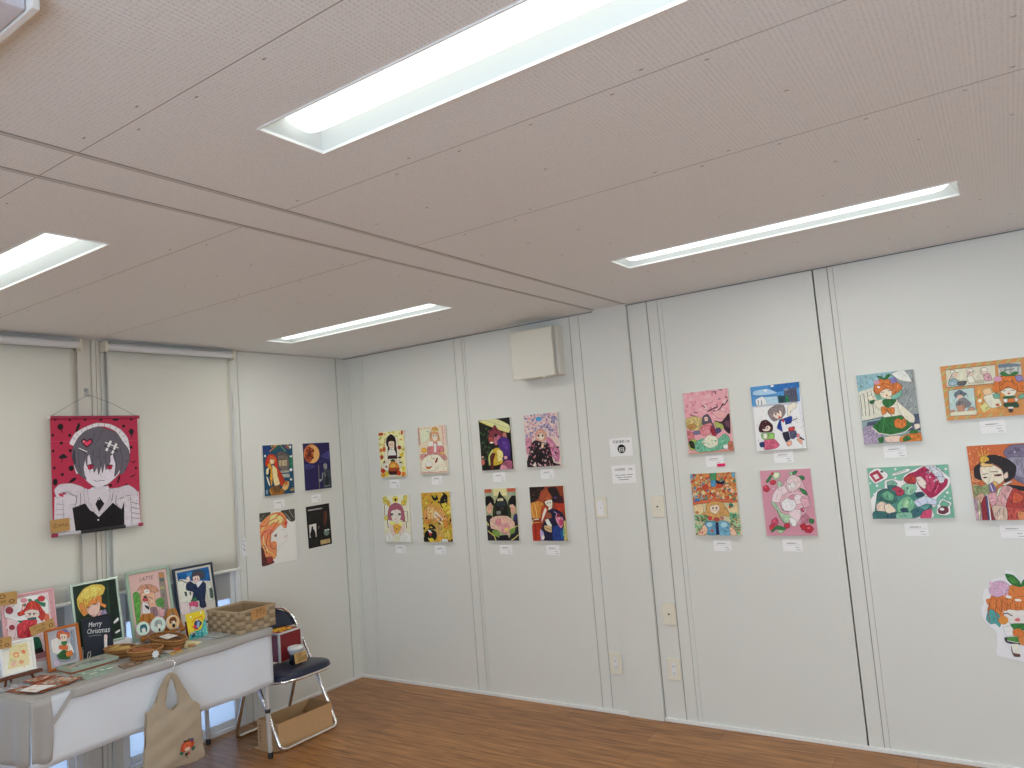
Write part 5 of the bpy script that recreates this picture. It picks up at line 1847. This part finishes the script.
frame('teal_yellow_card', .395, -1.566, .7035, .112, .142, 13, 'c8c040', 'small yellow and teal card standing before the navy frame', fw=.001, dep=.002, name='art_card', stand=True, cat='card')
# three round badges on little wooden stands
for key, y, r, z, x, lb in (('badge_teal', -1.756, .038, .748, .185, 'teal'), ('badge_grey', -1.672, .044, .742, .190, 'pale grey'), ('badge_orange', -1.590, .040, .742, .195, 'orange')):
    m = M(); m.lathe([(0, .004), (r*.9, .004), (r, .001), (r, -.001), (r*.98, -.003), (0, -.003)], WPL, n=28)
    m.v = [(p[0], -p[2], p[1]+r) for p in m.v]; m.f = [f_[::-1] for f_ in m.f]
    picture(m, key, 2*r*.97, 2*r*.97, -r*.97, r*.03, -.0042, 1.6, clipit=False)
    tag(m.build('round_badge', loc=(x, y, z), rot=(-R(12), 0, PI/2)), 'round %s badge of a face, in the row before the cafe poster' % lb, 'badge', 'round badges')
EZ = mat('light_wood_easel', hexlin('b07434', 1.2)[:3], .6, noise=(30, .12))
for y, lb in ((-1.712, 'left'), (-1.577, 'right')):
    t = thing('badge_easel', 'small light-wood easel behind the %s badges before the cafe poster' % lb, 'easel', (.178, y, .7165), (0, 0, PI/2))
    for s in (-1, 1): m = M(); m.add([(s*.050-.012, -.004, 0), (s*.050+.012, -.004, 0), (s*.012+.012, .020, .135), (s*.012-.012, .020, .135)], [(0, 1, 2, 3)], EZ); m.build('leg', t, solid=.006)
    m = M(); m.box((-.062, -.022, .012), (.062, .0, .022), EZ, .002); m.build('ledge', t)
# ---------------------------------------------------------------- baskets and small goods
WK = mat('brown_wicker', hexlin('946a3c', 1.4)[:3], .7, noise=(90, .25)); WK2 = mat('dark_wicker', hexlin('6c4626', 1.3)[:3], .7)
def wicker(cx, cy, rx, ry, h, rotz, label, n=40, rows=7):
    t = thing('wicker_basket', label, 'basket', (cx, cy, .7035), (0, 0, rotz), 'brown wicker baskets')
    def ring(z, s, k): return [(rx*s*(1+.018*k*(-1)**i)*math.cos(2*PI*i/n), ry*s*(1+.018*k*(-1)**i)*math.sin(2*PI*i/n), z) for i in range(n)]
    m = M()
    for j in range(rows):
        z = .004+(h-.006)*j/(rows-1); m.tube(ring(z, .80+.20*j/(rows-1), 1 if j % 2 else -1), h/rows*.55, WK if j % 3 else WK2, 6, closed=True)
    m.build('woven_side', t)
    m = M(); m.tube(ring(h, 1.01, 0), .0045, WK, 8, closed=True); m.build('rim', t)
    m = M(); m.add(ring(.004, .82, 0), [tuple(range(n))], WK2); m.build('base', t, solid=.003)
    return t
wicker(.310, -1.955, .084, .060, .044, R(10), 'left oval wicker basket, full of gold packets')
wicker(.494, -1.925, .086, .078, .046, R(0), 'round wicker basket with a white snowflake charm on its side')
t = wicker(.392, -1.745, .165, .070, .050, R(-8), 'long wicker tray before the round badges')
GOLD = mat('gold_kraft_packet', hexlin('b8995c', 1.3)[:3], .5, noise=(80, .2))
rnd = random.Random(8)
for i in range(7):
    m = M(); m.box((-.024, -.018, -.002), (.024, .018, .003), GOLD, .001); plain(m, 'd8c890', -.02, 0, .001, .001, -.03)
    tag(m.build('gold_packet', loc=(.258+.017*i, -1.955+rnd.uniform(-.012, .012), .738+rnd.uniform(0, .008)), rot=(R(rnd.uniform(-15, 15)), R(rnd.uniform(-28, -8)), R(rnd.uniform(60, 110)))), 'gold paper packet heaped in the left oval wicker basket', 'packet', 'gold packets in the oval basket')
for i in range(8):
    m = M(); m.box((-.018, -.014, -.003), (.018, .014, .003), mat('brown_charm', hexlin('8c5430', 1.3)[:3], .4, noise=(90, .3)), .002)
    tag(m.build('charm_packet', loc=(.455+.019*(i % 5), -1.945+.035*(i//4)+rnd.uniform(-.01, .01), .738+rnd.uniform(0, .008)), rot=(R(rnd.uniform(-25, 25)), R(rnd.uniform(-25, 25)), R(rnd.uniform(0, 180)))), 'small brown charm packet in the round wicker basket', 'charm', 'charms in the round basket')
m = M(); P = []
for i in range(16): a = 2*PI*i/16; r = .020 if i % 2 else .014; P.append((r*math.cos(a), r*math.sin(a)))
m.prism(P, -.002, .001, mat('white_charm', (.80, .82, .86), .4)); tag(m.build('snowflake_charm', loc=(.586, -1.925, .730), rot=(R(-6), 0, PI/2)), 'white snowflake charm on the side of the round wicker basket', 'charm')
def flat(name, pts, z, th, m_, label, cat, group=None, art=None):
    cx = sum(p[0] for p in pts)/4; cy = sum(p[1] for p in pts)/4
    m = M(); n = len(pts); a = [(p[0]-cx, p[1]-cy, 0) for p in pts]; b = [(p[0]-cx, p[1]-cy, th) for p in pts]
    ar = sum(pts[i][0]*pts[(i+1) % n][1]-pts[(i+1) % n][0]*pts[i][1] for i in range(n))
    o_ = 1 if ar > 0 else -1
    m.add(a, [tuple(range(n))[::-o_]], m_); m.add(b, [tuple(range(n))[::o_]], m_); m.add(a+b, [(i, (i+1) % n, (i+1) % n+n, i+n)[::o_] for i in range(n)], m_)
    if art:
        rr = random.Random(len(label)*7+int(z*1e4))
        for k in range(int(art[0]*1.6)):
            u, v = rr.uniform(.05, .8), rr.uniform(.05, .8); du, dv = rr.uniform(.08, .28), rr.uniform(.06, .2)
            q = []
            for uu, vv in ((u, v), (min(.97, u+du), v), (min(.97, u+du), min(.97, v+dv)), (u, min(.97, v+dv))):
                q.append(tuple((pts[0][e]*(1-uu)+pts[1][e]*uu)*(1-vv)+(pts[3][e]*(1-uu)+pts[2][e]*uu)*vv-(cx, cy)[e] for e in (0, 1))+(th+.0001+k*1e-5,))
            ar2 = (q[1][0]-q[0][0])*(q[2][1]-q[0][1])-(q[2][0]-q[0][0])*(q[1][1]-q[0][1])
            m.add(q, [(0, 1, 2, 3) if ar2 > 0 else (3, 2, 1, 0)], INK, hexlin(rr.choice(art[1]), 1.3))
    return tag(m.build(name, loc=(cx, cy, z)), label, cat, group)
SL = mat('glossy_sleeve_edge', hexlin('9aa89c', 1.3)[:3], .15, noise=(30, .15))
SL2 = mat('glossy_sleeve_rust', hexlin('8c5038', 1.3)[:3], .2, noise=(30, .2))
for i, (c, mm, lb) in enumerate(((('8c9c94', 'b0bcb0', '68786c'), SL, 'glossy grey-green print sleeve, bottom of the stack before the black board'), (('8c6454', 'a87458', 'b0a898'), SL2, 'rust-edged print sleeve, second in the stack before the black board'), (('8c9c90', '6c7c74', 'b4bcb0'), SL, 'pale green print sleeve, third in the stack before the black board'), (('2c3c44', '8c9894', 'a08c84', '4c5c60'), SL, 'print sleeve with dark artwork, top of the stack before the black board'))):
    d = .003*i; flat('print_sleeve', [(.285+d, -2.245-d), (.285+d, -2.020), (.425+d, -2.025), (.440-d, -2.255+d)], .7035+.0078*i, .0072, mm, lb, 'print sleeve', 'print sleeves', (16, c))
SLV = mat('silver_pouch', (.50, .54, .58), .15, noise=(70, .35))
for i, (x, y, lb) in enumerate(((.395, -2.300, 'behind the rust packets'), (.33, -2.47, 'under the little easel'), (.36, -2.36, 'between the little easel and the rust packets'))):
    flat('clear_pouch', [(x-.05, y-.06), (x-.045, y+.065), (x+.055, y+.055), (x+.05, y-.065)], .7035+.0025*i, .002, SLV, 'silvery clear pouch '+lb, 'pouch', 'clear pouches', (12, ('b8c4d0', '8c98a8', 'd8dce4', 'a08078')))
for i, (dy, lb) in enumerate(((0, 'green clear sleeve at the table front, left of the round basket'), (.012, 'green clear sleeve lying on top of the other at the table front'))):
    flat('print_sleeve', [(.455-dy, -2.245+dy), (.475-dy, -2.095+dy), (.575-dy, -2.120+dy), (.590-dy, -2.262+dy)], .7035+.005*i, .0045, SL, lb, 'print sleeve', 'print sleeves', (12, ('7c9c88', '9cb0a0', '5c7c68', 'b8c4b8')))
flat('print_sleeve', [(.505, -2.070), (.500, -1.965), (.590, -1.990), (.598, -2.085)], .7035, .004, mat('glossy_sleeve_brown', hexlin('7c6c5c', 1.3)[:3], .15, noise=(30, .15)), 'brown clear sleeve at the table front below the baskets', 'print sleeve', 'print sleeves', (10, ('8c7868', 'a89080', '6c5c50')))
flat('print_sleeve', [(.520, -1.955), (.515, -1.86), (.585, -1.85), (.597, -1.96)], .7035, .003, SL, 'pale sleeve at the table front under the round basket edge', 'print sleeve', 'print sleeves', (8, ('b4c0c0', 'c8d0cc', '98a8a0')))
for i, (p, lb) in enumerate((([(.36, -2.505), (.33, -2.345), (.46, -2.325), (.50, -2.485)], 'rust-coloured clear packet by the little easel feet'), ([(.47, -2.500), (.44, -2.335), (.57, -2.295), (.60, -2.450)], 'rust-coloured clear packet at the table front edge'), ([(.42, -2.42), (.40, -2.29), (.52, -2.285), (.54, -2.40)], 'rust-coloured clear packet lying on top of the two others'))):
    flat('print_packet', p, .7035+.004*(i if i < 2 else 2), .0035, SL2, lb, 'packet', 'rust packets', (22, ('a8583c', '8c7464', 'b89080', '7c8478', 'd0c0b0', '98a090')))
for i, (p, lb) in enumerate((([(.50, -2.36), (.47, -2.27), (.56, -2.26), (.59, -2.34)], 'small rust and green packet at the table front by the sleeves'), ([(.34, -2.42), (.31, -2.33), (.40, -2.30), (.43, -2.40)], 'small rust packet nearest the little easel'))):
    flat('print_packet', p, .7120+.004*i, .003, SL2, lb, 'packet', 'rust packets', (16, ('a8583c', '7c8478', 'd0c0b0', '98a090', 'c88860')))
flat('print_packet', [(.49, -2.49), (.46, -2.42), (.57, -2.38), (.595, -2.47)], .7155, .002, PAPER, 'white paper slip on the rust packets at the left corner', 'paper', None, (8, ('d8d0c8', 'c8b0a0', 'b8c0bc')))
for i, (x, y, c, lb) in enumerate(((.520, -1.770, 'b8603c', 'small orange charm in a clear bag beside the round basket'), (.470, -1.720, 'c8a07c', 'small peach charm in a clear bag in front of the long wicker tray'), (.540, -1.700, 'a87850', 'small brown charm in a clear bag at the end of the envelope'))):
    m = M(); m.lathe([(0, 0), (.016, .001), (.020, .006), (.016, .011), (0, .012)], mat('charm_%d' % i, hexlin(c, 1.3)[:3], .35, noise=(120, .3)), n=14); tag(m.build('bagged_charm', loc=(x, y, .7055)), lb, 'charm', 'bagged charms')
flat('envelope', [(.405, -1.712), (.375, -1.628), (.50, -1.615), (.575, -1.735)], .7035, .002, mat('cream_paper', hexlin('d0c8a4', 1.3)[:3], .7), 'cream envelope in front of the yellow and teal card', 'envelope')
flat('gold_card', [(.500, -1.815), (.500, -1.745), (.588, -1.775), (.597, -1.845)], .7035, .0015, GOLD, 'gold card at the table edge above the tote bag', 'card', None, (8, ('a88c4c', 'c8a860', '8c7040')))
flat('white_card', [(.455, -1.838), (.462, -1.785), (.520, -1.780), (.545, -1.830)], .7052, .002, PAPER, 'small white and orange card beside the gold card', 'card', None, (4, ('c0714c', 'd0d0c0')))
flat('white_card', [(.345, -1.765), (.335, -1.705), (.435, -1.715), (.450, -1.780)], .7550, .003, PAPER, 'white card lying across the long wicker tray', 'card', None, (6, ('b8a888', 'c8c0a8')))
m = M(); m.box((-.016, -.010, 0), (.016, .010, .085), mat('dark_red_pouch', hexlin('5c2028', 1.3)[:3], .4, noise=(60, .4)), .004); m.box((-.010, -.012, .03), (.008, -.0095, .05), mat('pouch_pink', hexlin('a86070', 1.3)[:3], .5), .001)
tag(m.build('charm_pouch', loc=(.300, -1.560, .7035), rot=(-R(8), 0, PI/2)), 'dark red pouch standing between the orange badge and the yellow card', 'pouch')
# big woven basket
t = thing('woven_basket', 'large taupe woven paper-cord basket on the right end of the table', 'basket', (.4425, -1.325, .7035), (0, 0, PI/2))
BA = mat('paper_band_light', hexlin('9c8a70', 1.45)[:3], .75, noise=(50, .1)); BB = mat('paper_band_dark', hexlin('84725a', 1.45)[:3], .75, noise=(50, .12))
hx, hy, bh = .120, .145, .122
def woven_wall(p0, p1, n, h0, h1, rows):
    m = M(); d = Vector(p1)-Vector(p0); L = d.length; d.normalize(); nn = Vector((d.y, -d.x, 0)); cw = L/n; rh = (h1-h0)/rows
    for i in range(n):
        for j in range(rows):
            out = (i+j) % 2 == 0; off = .0028 if out else -.0008
            c0 = Vector(p0)+d*(cw*i); c1 = Vector(p0)+d*(cw*(i+1)); z0 = h0+rh*j; z1 = z0+rh; mm = BA if out else BB
            cm = (c0+c1)/2; k = nn*off
            vs = []
            if out:   # band running across, bulging outward
                for a, q in ((c0, -.001), (c0*.75+c1*.25, off), (c0*.25+c1*.75, off), (c1, -.001)):
                    vs += [(a.x+nn.x*q, a.y+nn.y*q, z0+.001), (a.x+nn.x*q, a.y+nn.y*q, z1-.001)]
                m.add(vs, [(0, 2, 3, 1), (2, 4, 5, 3), (4, 6, 7, 5)], mm, smooth=True)
            else:
                for zz, q in ((z0, -.001), (z0*.75+z1*.25, .0016), (z0*.25+z1*.75, .0016), (z1, -.001)):
                    vs += [(c0.x+d.x*.001+nn.x*q, c0.y+d.y*.001+nn.y*q, zz), (c1.x-d.x*.001+nn.x*q, c1.y-d.y*.001+nn.y*q, zz)]
                m.add(vs, [(0, 1, 3, 2), (2, 3, 5, 4), (4, 5, 7, 6)], mm, smooth=True)
    return m
for p0, p1, n in (((-hx, -hy, 0), (hx, -hy, 0), 6), ((hx, -hy, 0), (hx, hy, 0), 7), ((hx, hy, 0), (-hx, hy, 0), 6), ((-hx, hy, 0), (-hx, -hy, 0), 7)):
    m = woven_wall(p0, p1, n, .001, bh-.010, 5)
    d = (Vector(p1)-Vector(p0)).normalized(); nn = Vector((d.y, -d.x, 0)); a = Vector(p0)-nn*.004; b = Vector(p1)-nn*.004
    m.add([(a.x, a.y, .001), (b.x, b.y, .001), (b.x, b.y, bh-.008), (a.x, a.y, bh-.008)], [(0, 1, 2, 3)], BB); m.build('woven_side', t)
m = M()
for a, b in (((-hx, -hy), (hx, -hy)), ((hx, -hy), (hx, hy)), ((hx, hy), (-hx, hy)), ((-hx, hy), (-hx, -hy))): m.box((min(a[0], b[0])-.005, min(a[1], b[1])-.005, bh-.014), (max(a[0], b[0])+.005, max(a[1], b[1])+.005, bh), BA, .003)
m.build('rim', t)
m = M(); m.box((-hx+.002, -hy+.002, .0005), (hx-.002, hy-.002, .004), BB); m.build('base', t)
kraft_tag('tag_basket', (.5965, -1.370, .762), .100, .060, (0, R(-4), PI/2), 'orange-brown paper label on the front of the large woven basket', 'paper labels')
m = M(); m.box((-.03, -.05, 0), (.03, .05, .004), PAPER, .001); tag(m.build('paper_slip', loc=(.50, -1.36, .7085), rot=(0, 0, .3)), 'white slip lying inside the large woven basket', 'paper')
for i, (x, y) in enumerate(((.44, -1.52), (.49, -1.50), (.40, -1.50))):
    flat('clear_pouch', [(x-.04, y-.04), (x-.035, y+.045), (x+.05, y+.04), (x+.045, y-.045)], .7035+.003*i, .002, mat('silver_pouch', (.50, .54, .58), .15, noise=(70, .35)), ['silvery clear pouch, lowest of those left of the woven basket', 'silvery clear pouch nearest the table edge by the woven basket', 'silvery clear pouch on top, left of the woven basket'][i], 'pouch', 'clear pouches')
# ================================================================ tote bag on its hook
TB = mat('natural_cotton', hexlin('a09380', 1.35)[:3], .9, noise=(14, .04), bump=(600, .25))
bag = [(-1.921, .650), (-1.934, .646), (-1.968, .596), (-1.998, .534), (-2.020, .505), (-2.044, .498), (-2.050, .435), (-2.059, .336), (-2.067, .225), (-2.017, .212), (-1.958, .208), (-1.897, .205), (-1.801, .191), (-1.793, .197), (-1.763, .193), (-1.753, .209), (-1.764, .254), (-1.773, .393), (-1.776, .453), (-1.792, .471), (-1.815, .489), (-1.846, .546), (-1.894, .637), (-1.905, .647)]
hole = [(-1.919, .634), (-1.936, .585), (-1.955, .515), (-1.945, .484), (-1.915, .474), (-1.884, .490), (-1.886, .540), (-1.900, .600)]
t = thing('tote_bag', 'beige cotton tote bag with a small figure print, hung on the table front', 'bag', (.700, -1.91, .19), (0, 0, PI/2))
def bagsheet(yo, bulge, seed):
    """a cloth sheet in the bag outline with a handle opening: dense grid cut by the outline"""
    bm = bmesh.new(); lo = [(p[0]+1.91, p[1]-.19) for p in bag]; ho = [(p[0]+1.91, p[1]-.19) for p in hole]
    tr = tessellate_polygon([[Vector((p[0], p[1], 0)) for p in lo], [Vector((p[0], p[1], 0)) for p in ho]])
    al = lo+ho; vs = [bm.verts.new((p[0], 0, p[1])) for p in al]
    for q in tr:
        try: bm.faces.new([vs[i] for i in q])
        except ValueError: pass
    for k in range(-9, 9):
        bmesh.ops.bisect_plane(bm, geom=list(bm.verts)+list(bm.edges)+list(bm.faces), plane_co=(k*.018, 0, 0), plane_no=(1, 0, 0))
    for k in range(1, 26):
        bmesh.ops.bisect_plane(bm, geom=list(bm.verts)+list(bm.edges)+list(bm.faces), plane_co=(0, 0, k*.018), plane_no=(0, 0, 1))
    for v in bm.verts:
        x, z = v.co.x, v.co.z; w_ = max(0, 1-abs(x/.15)**3)*max(0, min(1, z/.05))*max(0, min(1, (.33-z)/.12)) if z < .33 else 0
        v.co.y = yo-bulge*w_+.003*math.sin(x*45+z*22+seed)*min(1, z/.1+.4)+.0022*math.sin(z*70-x*30)*(1 if z < .3 else .4)+.0015*math.sin(x*160+z*15)
    bmesh.ops.recalc_face_normals(bm, faces=bm.faces); return bm
for nm, yo, bu, sd in (('front_sheet', -.004, .016, 0), ('back_sheet', .012, -.004, 2)):
    bm = bagsheet(yo, bu, sd); m = M(); m.bm(bm, TB, True); bm.free(); m.build(nm, t, solid=.0012)
m = M(); picture(m, 'bag_girl', .094, .100, .002, .034, -.0245, 1.45, 3e-5, clipit=False); m.build('printed_figure', t)
m = M(); HW = [(.0, -1.925+1.925, .752)]
m.tube([(.585, -1.935, .7065), (.600, -1.930, .7085), (.640, -1.925, .7095), (.664, -1.915, .708), (.692, -1.900, .700), (.700, -1.893, .690), (.699, -1.898, .672), (.700, -1.912, .655), (.7005, -1.922, .640), (.701, -1.922, .630), (.698, -1.914, .622)], .0022, CHROME, 8)
tag(m.build('wire_hook'), 'bent steel wire hook at the table edge holding the tote bag', 'hook')
# ================================================================ folding chair
t = thing('folding_chair', 'chrome folding chair with navy seat beside the table', 'chair', (.40, -1.02, 0), (0, 0, PI/2))
NAVY = mat('navy_vinyl', (.012, .018, .045), .35, noise=(6, .1))
# local: x along the width (world y), -y forward (world +x)
hw = .208
def fx(z): return -(.616-.54*z-.40)
pts = []
def arc(c, r, a0, a1, n, fn): return [fn(c, r, a0+(a1-a0)*i/n) for i in range(n+1)]
m = M(); P = []
for s in (-1, 1):
    L = [(s*hw*(1 if z < .45 else 1-.10*((z-.45)/.25)**2), fx(z), z) for z in (.035, .1, .2, .3, .4, .5, .58, .64)]
    P.append(L)
bottom = [(-hw, fx(.035), .035), (-hw+.010, fx(.015)+0, .018), (-hw+.035, fx(.01), .0115), (hw-.035, fx(.01), .0115), (hw-.010, fx(.015), .018)]
topz = [(-hw*.86, fx(.67), .675), (-hw*.66, fx(.70), .712), (-hw*.35, fx(.715), .728), (0, fx(.72), .732), (hw*.35, fx(.715), .728), (hw*.66, fx(.70), .712), (hw*.86, fx(.67), .675)]
loop = bottom+P[1]+topz[::-1]+P[0][::-1][:-1]
m.tube(loop, .0115, CHROME, 12, closed=True); m.build('front_frame', t)
m = M(); hr = .190
def rx(z): return .235-.37*z
rear = [(-hr, rx(.40), .40), (-hr, rx(.2), .2), (-hr, rx(.05), .05), (-hr+.012, rx(.02), .018), (-hr+.04, rx(.01), .0115), (hr-.04, rx(.01), .0115), (hr-.012, rx(.02), .018), (hr, rx(.05), .05), (hr, rx(.2), .2), (hr, rx(.40), .40)]
m.tube(rear, .0115, CHROME, 12); m.build('rear_frame', t)
m = M(); n = 40
def seat_out(k):
    o = []
    for i in range(n):
        a = 2*PI*i/n; ca, sa = math.cos(a), math.sin(a); e = .62
        o.append((.212*abs(ca)**e*(1 if ca > 0 else -1)*k*(1 if sa > -.2 else 1), -.055+.205*abs(sa)**e*(1 if sa > 0 else -1)*k))
    return o
def zseat(y): return .400-.030*((y+.26)/.41)
rings = [(.97, -.020), (1.0, -.014), (1.0, -.002), (.985, .010), (.93, .020), (.80, .026), (.4, .028), (.02, .028)]
vs = [(x, y, zseat(y)+dz) for k, dz in rings for x, y in seat_out(k)]
fs = [(i*n+j, i*n+(j+1) % n, (i+1)*n+(j+1) % n, (i+1)*n+j) for i in range(len(rings)-1) for j in range(n)]+[tuple(range(n))[::-1], tuple((len(rings)-1)*n+j for j in range(n))]
m.add(vs, fs, NAVY, smooth=True); se = m.build('seat', t)
m = M(); m.tube([(x, y, zseat(y)-.018) for x, y in seat_out(1.015)], .0085, CHROME, 8, closed=True); m.build('seat_rim', se)
m = M(); q = 16
def back(u, v):
    s = -1+2*u; zb = .600+.030*s*s*0; zt = .718-.055*abs(s)**2.6; z = zb+(zt-zb)*v
    return (s*hw*.90*(1-.06*v), fx(z)+.030*(1-s*s)+.002, z)
m.grid(back, q, 8, NAVY); m.build('backrest', t, solid=.020)
# red box, jar, tag on the chair
t = thing('collage_box', 'dark red box with a yellow collage top on the chair seat', 'box', (.300, -.965, .428), (0, 0, PI/2+R(3)))
RB = mat('dark_red_box', hexlin('74151c', 1.4)[:3], .45, noise=(10, .1)); SV = mat('pale_trim', (.68, .67, .66), .4)
a, b, hh = .088, .100, .170
m = M(); m.box((-a, -b, 0), (a, b, hh), RB, .002); m.build('body', t)
m = M()
for s in (-1, 1):
    for s2 in (-1, 1): m.box((s*a-.006, s2*b-.006, 0), (s*a+.006, s2*b+.006, hh+.003), SV, .001)
    m.box((-a, s*b-.005, hh-.008), (a, s*b+.005, hh+.003), SV, .001); m.box((s*a-.005, -b, hh-.008), (s*a+.005, b, hh+.003), SV, .001)
m.build('corner_trim', t)
m = M(); m.box((-a+.006, -b+.006, hh), (a-.006, b-.006, hh+.001), RB)
m.xf = Matrix.Translation((-a+.008, -b+.008, hh+.0011)) @ Matrix.Rotation(-PI/2, 4, 'X'); picture(m, 'collage_box', 2*a-.016, 2*b-.016, 0, 0, 0, 1.5); m.xf = None; m.build('collage_top', t)
t = thing('lidded_jar', 'black jar with a white lid in front of the red box', 'jar', (.475, -.985, .416))
m = M(); m.lathe([(0, 0), (.036, 0), (.040, .006), (.040, .056), (.038, .060)], mat('black_jar', (.02, .02, .025), .25)); m.build('body', t)
m = M(); m.lathe([(.038, .058), (.0405, .059), (.0405, .074), (.038, .080)], mat('clear_grey_band', (.55, .57, .6), .2)); m.build('band', t)
m = M(); m.lathe([(.040, .078), (.046, .080), (.047, .094), (.043, .100), (0, .101)], WPL); m.build('lid', t)
kraft_tag('tag_jar', (.536, -1.040, .428), .092, .060, (R(-8), R(0), PI/2), 'kraft tag with handwritten price before the lidded jar', 'jar tags')
# ================================================================ cardboard box under the chair
t = thing('cardboard_box', 'open brown cardboard box on the floor under the chair', 'box', (.485, -1.020, 0), (0, 0, PI/2-R(2)))
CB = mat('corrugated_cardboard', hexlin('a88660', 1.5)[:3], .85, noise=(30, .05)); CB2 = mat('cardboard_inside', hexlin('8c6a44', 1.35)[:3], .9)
a, b, hh, q = .193, .100, .150, .004
for nm, p0, p1 in (('front_panel', (-a, -b, .001), (a, -b+q, hh)), ('back_panel', (-a, b-q, .001), (a, b, hh)), ('side_panel', (-a, -b+q, .001), (-a+q, b-q, hh)), ('side_panel', (a-q, -b+q, .001), (a, b-q, hh)), ('bottom_panel', (-a+q, -b+q, .001), (a-q, b-q, .004))):
    m = M(); m.box(p0, p1, CB, .001)
    if nm == 'side_panel' and p0[0] < 0:
        for k in range(6):
            m.box((-a-.0004, b-.03-.004*(k % 2), .03+.017*k), (-a, b-.022, .037+.017*k), DKS)
    m.build(nm, t)
m = M(); m.add([(a-.002, -b+q, hh), (a-.002, b-q, hh), (a-.075, b-q-.01, hh-.055), (a-.075, -b+q+.01, hh-.055)], [(0, 1, 2, 3)], CB2); m.build('flap', t, solid=.003)
m = M(); m.add([(-a, b-q, .004), (-a-.040, b-.01, .002), (-a-.040, -b+.04, .002), (-a, -b+q, .004)], [(0, 1, 2, 3)], CB); m.build('flap', t, solid=.003)
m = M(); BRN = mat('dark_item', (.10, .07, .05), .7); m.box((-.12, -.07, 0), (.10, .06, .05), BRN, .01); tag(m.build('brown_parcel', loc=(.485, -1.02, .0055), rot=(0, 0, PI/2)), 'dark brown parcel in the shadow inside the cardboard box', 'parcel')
# ================================================================ light and camera
w = bpy.data.worlds.new('daylight'); bpy.context.scene.world = w; w.use_nodes = True; nt = w.node_tree
bg = nt.nodes['Background']; bg.inputs['Color'].default_value = (.66, .82, 1, 1); bg.inputs['Strength'].default_value = 4.2
cam = bpy.data.cameras.new('camera'); cam.sensor_width = 36; cam.lens = 735.74/1024*36; cam.clip_start = .05
co = bpy.data.objects.new('camera', cam); C.objects.link(co)
r0 = Vector((.8256465, .55848464, -.08001727)); r1 = Vector((.11599115, -.0292323, .99281987)); r2 = Vector((.55213556, -.82899963, -.08891539))
r1 = r2.cross(r0).normalized()
co.matrix_world = Matrix(((r0.x, r1.x, r2.x, 4.21067544), (r0.y, r1.y, r2.y, -3.99871829), (r0.z, r1.z, r2.z, 1.59282424), (0, 0, 0, 1)))
sd = bpy.data.lights.new('sun', 'SUN'); sd.energy = 9; sd.angle = R(.6); sd.color = (1, .97, .92)
so = bpy.data.objects.new('sun', sd); C.objects.link(so); so.rotation_euler = Vector((-.25, -.55, -.80)).to_track_quat('-Z', 'Y').to_euler()
sc = bpy.context.scene; sc.camera = co
sc.view_settings.view_transform = 'Standard'; sc.view_settings.look = 'None'; sc.view_settings.gamma = 1; sc.view_settings.use_curve_mapping = False
sc.view_settings.exposure = .06
